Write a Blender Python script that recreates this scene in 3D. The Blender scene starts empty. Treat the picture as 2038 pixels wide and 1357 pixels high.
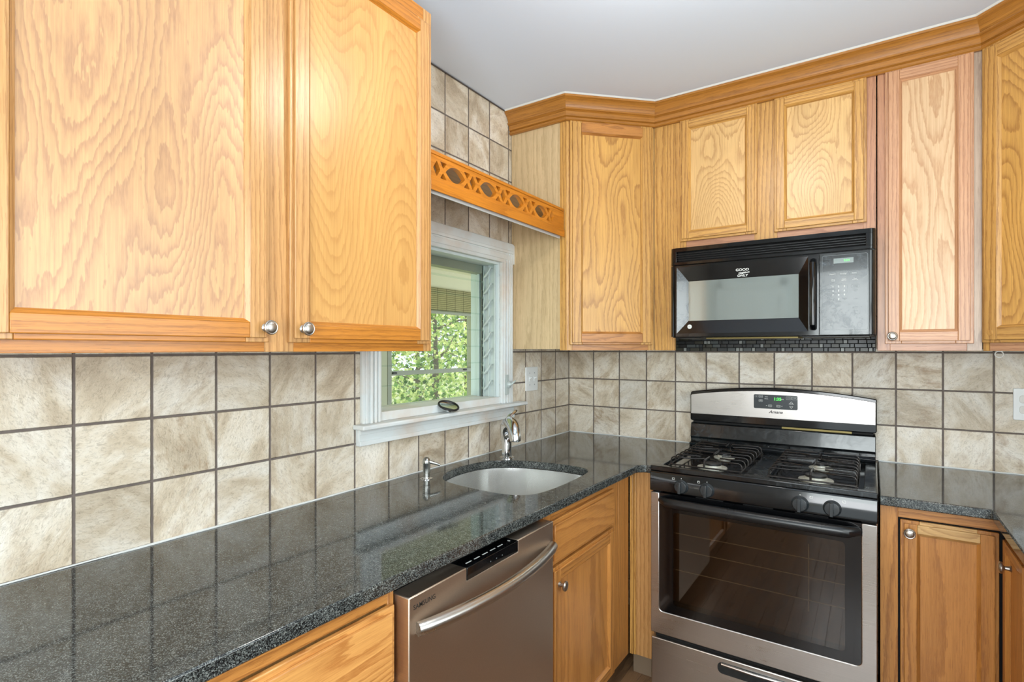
import bpy, bmesh, math, random
from mathutils import Vector, Matrix
from mathutils.geometry import tessellate_polygon
random.seed(7)
PI = math.pi
S = bpy.context.scene
COL = S.collection

# ------------------------------------------------------------------ camera
YAW = -0.593663
cam_d = bpy.data.cameras.new('camera')
cam = bpy.data.objects.new('camera', cam_d); COL.objects.link(cam)
cam.location = (1.4663, -2.7734, 1.3949)
cam.rotation_euler = (PI / 2, 0, -YAW)
cam_d.sensor_fit = 'HORIZONTAL'; cam_d.sensor_width = 36
cam_d.lens = 36 * 1062.675 / 2038
cam_d.shift_y = (694.17 - 678.5) / 2038
cam_d.clip_start = 0.02
S.camera = cam

# ------------------------------------------------------------------ colour management, sky, sun, daylight
S.view_settings.view_transform = 'Standard'
S.view_settings.look = 'None'
S.view_settings.gamma = 1.0
S.view_settings.exposure = 0.38
S.view_settings.use_curve_mapping = False

w = bpy.data.worlds.new('sky'); S.world = w; w.use_nodes = True
bg = w.node_tree.nodes['Background']
bg.inputs[0].default_value = (0.88, 0.94, 1.0, 1); bg.inputs[1].default_value = 1.6

def lamp(name, kind, loc, rot, energy, color, size=None, size_y=None):
    d = bpy.data.lights.new(name, kind); d.energy = energy; d.color = color
    if kind == 'AREA':
        d.shape = 'RECTANGLE'; d.size = size; d.size_y = size_y
    elif size is not None:
        if kind == 'SUN': d.angle = size
        else: d.shadow_soft_size = size
    o = bpy.data.objects.new(name, d); COL.objects.link(o)
    o.location = loc; o.rotation_euler = rot
    return o
lamp('sun', 'SUN', (-3, 4, 6), (math.radians(-38), math.radians(12), 0), 4.5, (1.0, .95, .84), math.radians(1))
# daylight at an unseen right-hand window; added fill lamp at made-up rear patio glass
lamp('window_daylight', 'AREA', (2.43, -1.95, 1.62), (0, PI / 2 + .25, 0), 21, (.93, .97, 1.0), 1.05, 1.5)
lamp('patio_fill', 'AREA', (1.62, -4.06, 1.50), (PI / 2 + .22, 0, 0), 56, (.95, .98, 1.0), 1.25, 1.35)
# bulb of the ceiling fixture
lamp('ceiling_bulb', 'POINT', (1.10, -1.50, 2.40), (0, 0, 0), 12, (1.0, .95, .88), .10)

# ------------------------------------------------------------------ materials
def lin(c):
    if isinstance(c, str):
        c = c.lstrip('#'); c = [int(c[i:i + 2], 16) / 255 for i in (0, 2, 4)]
    return tuple([(x / 12.92 if x <= .04045 else ((x + .055) / 1.055) ** 2.4) for x in c]) + (1.0,)

class NT:
    def __init__(s, name):
        s.m = bpy.data.materials.new(name); s.m.use_nodes = True
        s.t = s.m.node_tree; s.b = s.t.nodes['Principled BSDF']; s.out = s.t.nodes['Material Output']
    def n(s, typ, **kw):
        x = s.t.nodes.new(typ)
        for k, v in kw.items():
            if k.startswith('_'): setattr(x, k[1:], v)
        return x
    def l(s, a, b): s.t.links.new(a, b)
    def math(s, op, a, b=None, c=None, clamp=False):
        x = s.t.nodes.new('ShaderNodeMath'); x.operation = op; x.use_clamp = clamp
        for i, q in enumerate((a, b, c)):
            if q is None: continue
            if isinstance(q, (int, float)): x.inputs[i].default_value = q
            else: s.l(q, x.inputs[i])
        return x.outputs[0]
    def mix(s, f, a, b, mode='MIX'):
        x = s.t.nodes.new('ShaderNodeMix'); x.data_type = 'RGBA'; x.blend_type = mode
        for i, q in ((0, f), (6, a), (7, b)):
            if isinstance(q, (int, float)): x.inputs[i].default_value = q
            elif isinstance(q, tuple): x.inputs[i].default_value = q
            else: s.l(q, x.inputs[i])
        return x.outputs[2]
    def comb(s, x=0, y=0, z=0):
        c = s.t.nodes.new('ShaderNodeCombineXYZ')
        for i, q in enumerate((x, y, z)):
            if isinstance(q, (int, float)): c.inputs[i].default_value = q
            else: s.l(q, c.inputs[i])
        return c.outputs[0]
    def noise(s, vec, scale=1.0, detail=2.0, rough=.5, dist=0.0):
        x = s.t.nodes.new('ShaderNodeTexNoise'); s.l(vec, x.inputs['Vector'])
        x.inputs['Scale'].default_value = scale; x.inputs['Detail'].default_value = detail
        x.inputs['Roughness'].default_value = rough; x.inputs['Distortion'].default_value = dist
        return x.outputs['Fac']
    def ramp(s, f, stops, interp='LINEAR'):
        x = s.t.nodes.new('ShaderNodeValToRGB'); s.l(f, x.inputs[0]); r = x.color_ramp; r.interpolation = interp
        while len(r.elements) < len(stops): r.elements.new(.5)
        for e, (p, c) in zip(r.elements, stops):
            e.position = p; e.color = lin(c) if isinstance(c, str) else ((c, c, c, 1) if isinstance(c, (int, float)) else c)
        return x.outputs[0]
    def bump(s, h, strength=.3, dist=.001):
        x = s.t.nodes.new('ShaderNodeBump'); x.inputs['Strength'].default_value = strength
        x.inputs['Distance'].default_value = dist; s.l(h, x.inputs['Height'])
        s.l(x.outputs[0], s.b.inputs['Normal'])
    def set(s, **kw):
        for k, v in kw.items():
            i = s.b.inputs[k.replace('_', ' ')]
            if isinstance(v, (int, float, tuple)): i.default_value = v
            else: s.l(v, i)

def plain(name, col, rough=.5, metal=0.0, coat=0.0, ior=1.5, emit=None, es=1.0, spec=None):
    a = NT(name); a.set(Base_Color=lin(col), Roughness=rough, Metallic=metal, IOR=ior, Coat_Weight=coat)
    if spec is not None: a.set(Specular_IOR_Level=spec)
    if emit: a.set(Emission_Color=lin(emit), Emission_Strength=es)
    # a little unevenness in the gloss, as on any handled surface
    tc = a.n('ShaderNodeTexCoord'); nz = a.noise(tc.outputs['Object'], 14, 3)
    r = a.math('MULTIPLY_ADD', nz, .12, rough - .06, clamp=True); a.l(r, a.b.inputs['Roughness'])
    return a.m

def wood(name, light, dark, N=11.0, su=5.0, sv=.75, line=.75, straight=0.0, rough=.36, pore=.35, sharp=3.0, coat=.22, jag=.75):
    """oak: contour lines of a stretched noise give the cathedral figure, fine streaks the open pores"""
    a = NT(name)
    uv = a.n('ShaderNodeUVMap'); sp = a.n('ShaderNodeSeparateXYZ'); a.l(uv.outputs[0], sp.inputs[0])
    u, v = sp.outputs[0], sp.outputs[1]
    n1 = a.noise(a.comb(a.math('MULTIPLY', u, su), a.math('MULTIPLY', v, sv), 0), 1, 1.2, .45)
    n2 = a.noise(a.comb(a.math('MULTIPLY', u, 75), a.math('MULTIPLY', v, 13), 3), 1, 3, .6)
    n3 = a.noise(a.comb(a.math('MULTIPLY', u, 520), a.math('MULTIPLY', v, 16), 7), 1, 2, .6)
    n4 = a.noise(a.comb(a.math('MULTIPLY', u, 9), a.math('MULTIPLY', v, 1.2), 11), 1, 2)
    n5 = a.noise(a.comb(a.math('MULTIPLY', u, 900), a.math('MULTIPLY', v, 60), 17), 1, 1)
    f = a.math('MULTIPLY', n1, N)
    f = a.math('MULTIPLY_ADD', n2, jag, f)
    if straight: f = a.math('MULTIPLY_ADD', u, straight, f)
    fr = a.math('FRACT', f)
    ring = a.math('POWER', fr, sharp)                       # soft rise, hard edge: early to late wood
    edge = a.math('SUBTRACT', 1.0, a.math('POWER', fr, 14.0))
    ring = a.math('MULTIPLY', ring, edge)
    thr = a.math('SUBTRACT', .62, a.math('MULTIPLY', ring, .22))
    por = a.math('MULTIPLY', a.math('GREATER_THAN', n3, thr), pore)
    mix1 = a.math('MULTIPLY', a.math('MULTIPLY', ring, line), a.math('MULTIPLY_ADD', n5, 1.2, .4), clamp=True)
    c = a.mix(mix1, lin(light), lin(dark))
    c = a.mix(por, c, lin(dark))
    n6 = a.noise(a.comb(a.math('MULTIPLY', u, 260), a.math('MULTIPLY', v, 5), 23), 1, 3, .6)
    c = a.mix(a.ramp(n6, [(.40, .26), (.60, 0.0)]), c, lin(dark))
    tone = a.math('MULTIPLY_ADD', n4, .42, .79)
    hs = a.n('ShaderNodeHueSaturation'); a.l(tone, hs.inputs['Value']); a.l(c, hs.inputs['Color'])
    a.l(hs.outputs[0], a.b.inputs['Base Color'])
    a.l(a.math('MULTIPLY_ADD', n4, .16, rough - .08), a.b.inputs['Roughness'])
    a.set(Coat_Weight=coat, Coat_Roughness=.28)
    a.bump(a.math('SUBTRACT', 1.0, a.math('MULTIPLY_ADD', por, 1.5, a.math('MULTIPLY', ring, .5))), .25, .0006)
    return a.m

W = {}
W['honey_panel'] = wood('oak_veneer_honey', '#cda170', '#9b7055', N=24, su=5.5, sv=1.5, line=.85, pore=.16, jag=1.7, sharp=2.6)
W['honey_panel2'] = wood('oak_veneer_amber', '#cf9e5c', '#a87236', N=42, su=3.2, sv=1.0, line=.7, pore=.16, sharp=4)
W['honey_stile'] = wood('oak_solid_honey', '#cb9a60', '#996836', N=6, su=6, sv=.35, straight=70, line=.9, pore=.5)
W['honey_rail'] = wood('oak_solid_amber', '#c6802e', '#935818', N=4, su=7, sv=.5, straight=60, line=.75, pore=.5)
W['gold_panel'] = wood('oak_veneer_golden', '#d3a155', '#8d5822', N=36, su=3.8, sv=1.2, line=1.0, pore=.2, sharp=4, jag=.8)
W['gold_panel2'] = wood('oak_veneer_sand', '#d8b074', '#a0703a', N=38, su=4.5, sv=1.5, line=.95, pore=.2, sharp=4, jag=1.0)
W['gold_stile'] = wood('oak_solid_golden', '#cd9c54', '#8d5c28', N=7, su=7, sv=.5, straight=55, line=.95, pore=.5)
W['gold_rail'] = wood('oak_solid_brown', '#be8242', '#865326', N=16, su=8, sv=1.0, line=.9, pore=.4)
W['pink_panel'] = wood('oak_veneer_pale', '#dcba90', '#b07c4e', N=30, su=5.0, sv=1.0, line=.95, pore=.14, jag=1.0, sharp=3)
W['pink_stile'] = wood('oak_solid_rosy', '#cb9b74', '#996546', N=5, su=8, sv=.4, straight=90, line=.9, pore=.4)
W['rose_frame'] = wood('oak_solid_rose_brown', '#bd8a66', '#8a5840', N=8, su=9, sv=.6, straight=25, line=.8, pore=.4)
W['ash_frame'] = wood('oak_solid_washed', '#c3ab93', '#8d7566', N=7, su=10, sv=.9, line=.8, pore=.3)
W['side'] = wood('printed_oak_side', '#ccb28a', '#a48a62', N=7, su=9, sv=.55, straight=30, line=.55, pore=.5, rough=.45, coat=.05)
W['valance'] = wood('oak_valance_amber', '#c87c22', '#9a560f', N=10, su=7, sv=.8, straight=30, line=.7, pore=.3)
W['crown'] = wood('oak_moulding', '#b0762f', '#7a4a17', N=4, su=10, sv=.5, straight=60, line=.5, pore=.45)
W['base_panel'] = wood('oak_veneer_base', '#c88a47', '#965c28', N=16, su=4.5, sv=.6, line=.7, pore=.35)
W['base_stile'] = wood('oak_solid_base', '#c48744', '#8c5524', N=7, su=7, sv=.5, straight=45, line=.95, pore=.5)
W['drawer'] = wood('oak_drawer_slab', '#dba05a', '#a15f26', N=20, su=7, sv=1.3, line=.95, pore=.3)
W['inner'] = wood('oak_cabinet_box', '#c9985e', '#a87843', N=4, su=6, sv=.5, straight=30, line=.5)
W['floor'] = wood('oak_floor_boards', '#94704f', '#5f4530', N=8, su=7, sv=.7, line=.8, pore=.5, rough=.3)

def tile_mat(name, ax, oa, ob, pitch=.155, grout=.006, seed=0.0, qmax=None):
    """slate look ceramic tiles laid in a square grid; ax = the horizontal world axis of the wall"""
    a = NT(name)
    tc = a.n('ShaderNodeTexCoord'); sp = a.n('ShaderNodeSeparateXYZ'); a.l(tc.outputs['Object'], sp.inputs[0])
    p = a.math('DIVIDE', a.math('ADD', sp.outputs[ax], oa), pitch)
    q = a.math('DIVIDE', a.math('ADD', sp.outputs[2], ob), pitch)
    qm = q if qmax is None else a.math('MINIMUM', q, qmax)
    fp, fq = a.math('FRACT', p), a.math('FRACT', qm)
    dp = a.math('ABSOLUTE', a.math('SUBTRACT', fp, .5)); dq = a.math('ABSOLUTE', a.math('SUBTRACT', fq, .5))
    d = a.math('MAXIMUM', dp, dq)
    wob = a.noise(a.comb(sp.outputs[0], sp.outputs[1], sp.outputs[2]), 60, 3)
    d = a.math('MULTIPLY_ADD', a.math('SUBTRACT', wob, .5), .010, d)
    g = grout / pitch / 2
    mask = a.math('MULTIPLY', a.math('SUBTRACT', d, .5 - g - .006), 1 / .012, clamp=True)
    cell = a.comb(a.math('FLOOR', p), a.math('FLOOR', qm), seed)
    wn = a.n('ShaderNodeTexWhiteNoise'); a.l(cell, wn.inputs['Vector'])
    rs = a.n('ShaderNodeSeparateXYZ'); a.l(wn.outputs['Color'], rs.inputs[0])
    ang = a.math('MULTIPLY', rs.outputs[0], 6.28)
    u = a.math('SUBTRACT', a.math('MULTIPLY', p, a.math('COSINE', ang)), a.math('MULTIPLY', q, a.math('SINE', ang)))
    v = a.math('ADD', a.math('MULTIPLY', p, a.math('SINE', ang)), a.math('MULTIPLY', q, a.math('COSINE', ang)))
    z = a.math('MULTIPLY', rs.outputs[1], 40)
    vec = a.comb(u, v, z)
    vec_s = a.comb(a.math('MULTIPLY', u, .55), v, z)
    big = a.noise(vec_s, 1.5, 4, .6, .6)
    med = a.noise(vec_s, 5.0, 5, .65, .5)
    fine = a.noise(vec_s, 22, 6, .72, 1.4)
    c = a.ramp(big, [(.30, '#b2a28b'), (.42, '#cabca5'), (.52, '#dad0be'), (.66, '#e6e0d4')])
    br = a.ramp(med, [(.50, 0.0), (.70, .8)])
    br = a.math('MULTIPLY', br, rs.outputs[2])
    c = a.mix(br, c, lin('#9c8060'))
    fz = a.ramp(fine, [(.36, '#857a68'), (.50, '#ffffff'), (.70, '#ffffff')])
    c = a.mix(.36, c, fz, 'MULTIPLY')
    hs = a.n('ShaderNodeHueSaturation'); a.l(c, hs.inputs['Color'])
    a.l(a.math('MULTIPLY_ADD', rs.outputs[1], .22, .88), hs.inputs['Value'])
    gr = a.mix(a.noise(tc.outputs['Object'], 35, 3), lin('#5b514c'), lin('#7d736c'))
    a.set(Base_Color=a.mix(mask, hs.outputs[0], gr))
    a.set(Roughness=a.math('MULTIPLY_ADD', mask, .45, .34))
    ridge = a.noise(vec_s, 9, 9, .66, 1.6)
    h = a.math('MULTIPLY_ADD', ridge, .55, a.math('MULTIPLY', fine, .12))
    h = a.math('SUBTRACT', h, a.math('MULTIPLY', mask, .9))
    a.bump(h, .8, .0045)
    return a.m

PT = .155
T_left = tile_mat('slate_tile_left', 1, PT * .0713, -.915 + PT * 50, seed=1)
T_left_up = tile_mat('slate_tile_left_upper', 1, PT * .0713, -2.21 + PT * 50, seed=2, qmax=51.9)
T_back = tile_mat('slate_tile_back', 0, PT * .0086, -.915 + PT * 50, seed=5)

def granite():
    a = NT('black_granite'); tc = a.n('ShaderNodeTexCoord')
    v1 = a.n('ShaderNodeTexVoronoi'); v1.inputs['Scale'].default_value = 600; a.l(tc.outputs['Object'], v1.inputs['Vector'])
    rs = a.n('ShaderNodeSeparateXYZ'); a.l(v1.outputs['Color'], rs.inputs[0])
    n = a.noise(tc.outputs['Object'], 400, 3, .7)
    n2 = a.noise(tc.outputs['Object'], 60, 3, .6)
    f = a.math('MULTIPLY_ADD', rs.outputs[0], .35, a.math('MULTIPLY_ADD', n, .6, a.math('MULTIPLY', n2, .25)))
    c = a.ramp(f, [(.40, '#0b0d0f'), (.52, '#1c1f20'), (.65, '#424645'), (.80, '#7a7e7a'), (.95, '#a2a6a0')])
    a.set(Base_Color=c, Roughness=.07, IOR=1.56)
    return a.m
M = {}
M['granite'] = granite()

def brushed(name, col, rough, axis=2, streak=900, aniso=.4):
    a = NT(name); tc = a.n('ShaderNodeTexCoord'); sp = a.n('ShaderNodeSeparateXYZ'); a.l(tc.outputs['Object'], sp.inputs[0])
    sc = [streak] * 3; sc[axis] = 4
    vec = a.comb(*[a.math('MULTIPLY', sp.outputs[i], sc[i]) for i in range(3)])
    n = a.noise(vec, 1, 2)
    blot = a.noise(tc.outputs['Object'], 6, 4, .6)
    a.set(Metallic=1.0, Roughness=a.math('MULTIPLY_ADD', n, .12, a.math('MULTIPLY_ADD', blot, .12, rough - .12)))
    c = a.mix(a.math('MULTIPLY', n, .35), lin(col), lin('#8c8782')); a.set(Base_Color=c)
    a.set(Anisotropic=aniso)
    a.bump(n, .02, .0002)
    return a.m
M['steel'] = brushed('brushed_steel', '#c9c6c2', .30, 0)
M['steel_v'] = brushed('brushed_steel_dishwasher', '#dccbb8', .38, 1)  # warm tint puts the floor's brown reflection into the steel colour
M['steel_sink'] = plain('satin_steel_bowl', '#dadbd9', .24, .86)
M['steel_handle'] = brushed('satin_steel_bar', '#d2cfca', .30, 0, 200)
M['nickel'] = plain('satin_nickel', '#b6b0a8', .32, 1.0)
M['chrome'] = plain('chrome', '#d5d7d8', .07, 1.0)
M['brushed_nickel_pump'] = plain('brushed_nickel', '#aeb0ac', .25, 1.0)
M['black_gloss'] = plain('black_enamel', '#090a0c', .10, 0, .15)
M['black_satin'] = plain('black_satin_plastic', '#141618', .30)
M['black_smear'] = plain('black_metal_panel', '#1d2427', .24, 0, .3)
M['black_matte'] = plain('black_cavity', '#060606', .8)
M['iron'] = plain('grate_iron', '#34312f', .27, .6)
M['alu'] = plain('burner_aluminium', '#c9c9bd', .45, .4)
M['white_text'] = plain('white_print', '#d9dcd8', .5)
M['grey_text'] = plain('grey_print', '#7e8586', .5)
M['dark_text'] = plain('dark_print', '#2a2724', .5)
M['display'] = plain('control_glass', '#3b4144', .2)
M['lcd'] = plain('display_glass', '#7f8a88', .15)
M['led'] = plain('green_digits', '#4bd84e', .4, emit='#3fe64a', es=1.4)
M['knob_grey'] = plain('grey_black_plastic', '#2b3033', .28, 0, .2)
M['rubber'] = plain('black_rubber', '#141414', .45)
M['white_plastic'] = plain('white_plastic', '#e4e7e6', .3)
M['clear_plastic'] = plain('white_hook_plastic', '#d8d6cf', .3)
M['grout'] = plain('dark_grout_line', '#4c4642', .8)
M['brass'] = plain('yellowed_foil', '#8d7d45', .4, .3)
M['ceiling'] = plain('ceiling_paint', '#dae7f8', .85)
M['wall_paint'] = plain('wall_paint', '#c9ccca', .8)
M['white_door'] = plain('white_door_paint', '#dde0e0', .5)
M['caulk'] = plain('white_caulk', '#dcdfdd', .6)
M['vinyl'] = plain('aged_aluminium', '#bcc7c5', .45, .2)
M['jamb'] = plain('tinted_jamb', '#cdd9d9', .55)  # pale blue-grey paints in the tint reflected by the louvre glass
M['porch_frame'] = plain('porch_window_frame', '#a9aa93', .5)
M['porch_dark'] = plain('porch_window_bar', '#8b8d80', .45)
M['porch_ceiling'] = plain('porch_soffit', '#cfccb2', .7)
M['siding'] = plain('pale_siding', '#cfd6cf', .7)
M['toe'] = plain('toe_kick', '#84705a', .7)
M['rack'] = plain('oven_rack_wire', '#d8d0b4', .35, .2)
M['cavity'] = plain('oven_cavity', '#54453a', .5)  # brown stands in for the floor reflected in the oven window
M['bark'] = plain('bark', '#6e6253', .9)
M['shade_glass'] = plain('opal_glass', '#f2eee4', .4, emit='#fff0dc', es=1.2)

def painted_white():
    a = NT('chipped_white_paint'); tc = a.n('ShaderNodeTexCoord')
    n = a.noise(tc.outputs['Object'], 16, 6, .72, .5)
    m = a.noise(tc.outputs['Object'], 5, 4, .6)
    c = a.mix(a.ramp(m, [(.45, 0.0), (.75, .8)]), lin('#d6dcdc'), lin('#cbb9a8'))
    c = a.mix(a.ramp(n, [(.70, 0.0), (.725, .8)]), c, lin('#7d5f4f'))
    a.set(Base_Color=c, Roughness=.45); a.bump(n, .15, .001)
    return a.m
M['paint'] = painted_white()

def thin_glass(name, tint, refl=.10, rough=0.0):
    m = bpy.data.materials.new(name); m.use_nodes = True; t = m.node_tree; t.nodes.clear()
    o = t.nodes.new('ShaderNodeOutputMaterial'); tr = t.nodes.new('ShaderNodeBsdfTransparent'); gl = t.nodes.new('ShaderNodeBsdfGlossy')
    lw = t.nodes.new('ShaderNodeLayerWeight'); lw.inputs[0].default_value = .5
    fr = t.nodes.new('ShaderNodeMath'); fr.operation = 'POWER'; fr.inputs[1].default_value = 5.0; t.links.new(lw.outputs['Facing'], fr.inputs[0])
    ad = t.nodes.new('ShaderNodeMath'); ad.operation = 'ADD'; ad.inputs[1].default_value = refl; ad.use_clamp = True
    mx = t.nodes.new('ShaderNodeMixShader'); tr.inputs[0].default_value = lin(tint); gl.inputs['Roughness'].default_value = rough
    t.links.new(fr.outputs[0], ad.inputs[0]); t.links.new(ad.outputs[0], mx.inputs[0])
    t.links.new(tr.outputs[0], mx.inputs[1]); t.links.new(gl.outputs[0], mx.inputs[2]); t.links.new(mx.outputs[0], o.inputs[0])
    return m
M['glass'] = thin_glass('window_glass', '#f6f9f8', .015)
M['louvre_glass'] = thin_glass('louvre_glass', '#f7fbfa', .012)
M['glass_edge'] = plain('louvre_glass_edge', '#c9dcd4', .3)
M['oven_glass'] = thin_glass('oven_window_glass', '#c4bab0', .075, .02)

def mw_window():
    a = NT('microwave_mesh_glass'); tc = a.n('ShaderNodeTexCoord')
    v = a.n('ShaderNodeTexVoronoi'); v.inputs['Scale'].default_value = 420; v.inputs['Randomness'].default_value = 0
    a.l(tc.outputs['Object'], v.inputs['Vector'])
    c = a.ramp(v.outputs['Distance'], [(.25, '#5f6866'), (.5, '#9aa3a0')])
    a.set(Base_Color=c, Metallic=.6, Roughness=.06, Coat_Weight=.7, Coat_Roughness=.02)
    return a.m
M['mw_window'] = mw_window()

def smeared(name, base, smear):
    a = NT(name); tc = a.n('ShaderNodeTexCoord')
    n = a.noise(tc.outputs['Object'], 22, 6, .65, 1.5); n2 = a.noise(tc.outputs['Object'], 5, 3)
    f = a.math('MULTIPLY', a.ramp(n, [(.42, 0.0), (.7, 1.0)]), a.ramp(n2, [(.4, .1), (.65, .8)]))
    a.set(Base_Color=a.mix(f, lin(base), lin(smear)), Roughness=a.math('MULTIPLY_ADD', f, .35, .15), Coat_Weight=.3)
    return a.m
M['smear'] = smeared('fingerprinted_black', '#0a0d0f', '#46525a')
M['smear_soft'] = smeared('wiped_black_enamel', '#0a0c0e', '#2a3539')

def leaf_mat(name, c1, c2):
    a = NT(name); tc = a.n('ShaderNodeTexCoord'); gi = a.n('ShaderNodeNewGeometry')
    f = gi.outputs['Random Per Island']
    c = a.ramp(f, [(0.0, '#3f5a26'), (.3, c1), (.75, c2), (1.0, '#eceaa8')])
    a.set(Base_Color=c, Roughness=.5)
    tr = a.n('ShaderNodeBsdfTranslucent'); a.l(c, tr.inputs[0])
    mx = a.n('ShaderNodeMixShader'); mx.inputs[0].default_value = .45
    a.l(a.b.outputs[0], mx.inputs[1]); a.l(tr.outputs[0], mx.inputs[2]); a.l(mx.outputs[0], a.out.inputs[0])
    return a.m
M['leaf1'] = leaf_mat('maple_leaves', '#7c9a52', '#b9c672')
M['leaf2'] = leaf_mat('shrub_leaves', '#8aa763', '#c3cf86')

def grass_mat():
    a = NT('sunlit_grass'); tc = a.n('ShaderNodeTexCoord')
    n = a.noise(tc.outputs['Object'], 3, 6, .7)
    a.set(Base_Color=a.ramp(n, [(.35, '#7c8f55'), (.5, '#b3b98a'), (.62, '#d8d2bd')]), Roughness=.9)
    return a.m
M['grass'] = grass_mat()

def bamboo_mat():
    a = NT('woven_bamboo'); tc = a.n('ShaderNodeTexCoord'); sp = a.n('ShaderNodeSeparateXYZ'); a.l(tc.outputs['Object'], sp.inputs[0])
    fz = a.math('FRACT', a.math('MULTIPLY', sp.outputs[2], 62)); fy = a.math('FRACT', a.math('MULTIPLY', sp.outputs[1], 9))
    lz = a.math('LESS_THAN', fz, .22); ly = a.math('LESS_THAN', fy, .05)
    n = a.noise(tc.outputs['Object'], 30, 3)
    c = a.mix(n, lin('#cfc79a'), lin('#aba579')); c = a.mix(a.math('MAXIMUM', lz, ly), c, lin('#6e6a4c'))
    a.set(Base_Color=c, Roughness=.7); a.bump(a.math('SUBTRACT', 1, lz), .4, .003)
    tr = a.n('ShaderNodeBsdfTranslucent'); a.l(c, tr.inputs[0])
    mx = a.n('ShaderNodeMixShader'); mx.inputs[0].default_value = .5
    a.l(a.b.outputs[0], mx.inputs[1]); a.l(tr.outputs[0], mx.inputs[2]); a.l(mx.outputs[0], a.out.inputs[0])
    return a.m
M['bamboo'] = bamboo_mat()

# ------------------------------------------------------------------ mesh building
AX = {'x': Vector((1, 0, 0)), 'y': Vector((0, 1, 0)), 'z': Vector((0, 0, 1))}
class MB:
    """collects boards, prisms, tubes and turned shapes; build() links them as ONE mesh object"""
    def __init__(s): s.bm = bmesh.new(); s.uv = s.bm.loops.layers.uv.new('UVMap'); s.mats = []
    def mi(s, m):
        if m not in s.mats: s.mats.append(m)
        return s.mats.index(m)
    def face(s, vs, m, grain='z', off=(0, 0), smooth=False):
        try: f = s.bm.faces.new(vs)
        except ValueError: return None
        f.material_index = s.mi(m); f.smooth = smooth
        f.normal_update(); n = f.normal
        g = AX[grain] if isinstance(grain, str) else grain
        if abs(n.dot(g)) > .85: g = AX['y'] if abs(n.y) < .7 else AX['x']
        a = n.cross(g)
        if a.length < 1e-6: a = AX['x']
        a.normalize()
        for l in f.loops:
            p = l.vert.co; l[s.uv].uv = (p.dot(a) + off[0], p.dot(g) + off[1])
        return f
    def off(s): return (random.uniform(0, 50), random.uniform(0, 50))
    def box(s, x0, x1, y0, y1, z0, z1, m, grain='z'):
        x0, x1 = min(x0, x1), max(x0, x1); y0, y1 = min(y0, y1), max(y0, y1); z0, z1 = min(z0, z1), max(z0, z1)
        v = [s.bm.verts.new(p) for p in ((x0, y0, z0), (x1, y0, z0), (x1, y1, z0), (x0, y1, z0), (x0, y0, z1), (x1, y0, z1), (x1, y1, z1), (x0, y1, z1))]
        o = s.off()
        for q in ((0, 3, 2, 1), (4, 5, 6, 7), (0, 1, 5, 4), (1, 2, 6, 5), (2, 3, 7, 6), (3, 0, 4, 7)):
            s.face([v[i] for i in q], m, grain, o)
        return s
    def prism(s, poly, a, b, m, plane='xz', holes=(), grain='z', smooth_sides=False):
        """poly (2D) extruded along the remaining axis from a to b"""
        mp = {'xz': lambda p, t: (p[0], t, p[1]), 'xy': lambda p, t: (p[0], p[1], t), 'yz': lambda p, t: (t, p[0], p[1])}[plane]
        loops = [list(poly)] + [list(h) for h in holes]
        flat = [p for l in loops for p in l]
        tris = tessellate_polygon([[Vector((p[0], p[1], 0)) for p in l] for l in loops])
        va = [s.bm.verts.new(mp(p, a)) for p in flat]; vb = [s.bm.verts.new(mp(p, b)) for p in flat]
        o = s.off()
        if len(loops) == 1 and True:
            s.face(va, m, grain, o); s.face(vb[::-1], m, grain, o)
        else:
            for t in tris:
                s.face([va[i] for i in t], m, grain, o); s.face([vb[i] for i in t[::-1]], m, grain, o)
        k = 0
        for l in loops:
            n = len(l)
            for i in range(n):
                j = (i + 1) % n
                s.face([va[k + i], va[k + j], vb[k + j], vb[k + i]], m, grain, o, smooth_sides)
            k += n
        return s
    def tube(s, path, r, m, n=10, cap=True, flat=1.0, up=None):
        P = [Vector(p) for p in path]; R = r if isinstance(r, (list, tuple)) else [r] * len(P)
        rings = []; prev = None
        for i, p in enumerate(P):
            t = (P[min(i + 1, len(P) - 1)] - P[max(i - 1, 0)]).normalized()
            if prev is None:
                ref = Vector(up) if up else (AX['z'] if abs(t.z) < .9 else AX['x'])
                a = (ref - t * ref.dot(t)).normalized()
            else: a = (prev - t * prev.dot(t)).normalized()
            prev = a; b = t.cross(a)
            rings.append([s.bm.verts.new(p + a * (math.cos(2 * PI * k / n) * R[i] * flat) + b * (math.sin(2 * PI * k / n) * R[i])) for k in range(n)])
        for i in range(len(rings) - 1):
            for k in range(n):
                j = (k + 1) % n; s.face([rings[i][k], rings[i][j], rings[i + 1][j], rings[i + 1][k]], m, 'z', (0, 0), True)
        if cap: s.face(rings[0][::-1], m); s.face(rings[-1], m)
        return s
    def lathe(s, prof, m, origin=(0, 0, 0), axis=(0, 0, 1), n=28, sx=1.0):
        ax = Vector(axis).normalized(); o = Vector(origin)
        a = (AX['x'] if abs(ax.x) < .9 else AX['z']); a = (a - ax * a.dot(ax)).normalized(); b = ax.cross(a)
        rings = []
        for (r, h) in prof:
            if r < 1e-6: rings.append([s.bm.verts.new(o + ax * h)]); continue
            rings.append([s.bm.verts.new(o + ax * h + a * (math.cos(2 * PI * k / n) * r * sx) + b * (math.sin(2 * PI * k / n) * r)) for k in range(n)])
        for A, B in zip(rings[:-1], rings[1:]):
            for k in range(n):
                j = (k + 1) % n
                if len(A) == 1 and len(B) == 1: break
                if len(A) == 1: s.face([A[0], B[j], B[k]], m, 'z', (0, 0), True)
                elif len(B) == 1: s.face([A[k], A[j], B[0]], m, 'z', (0, 0), True)
                else: s.face([A[k], A[j], B[j], B[k]], m, 'z', (0, 0), True)
        return s
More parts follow.
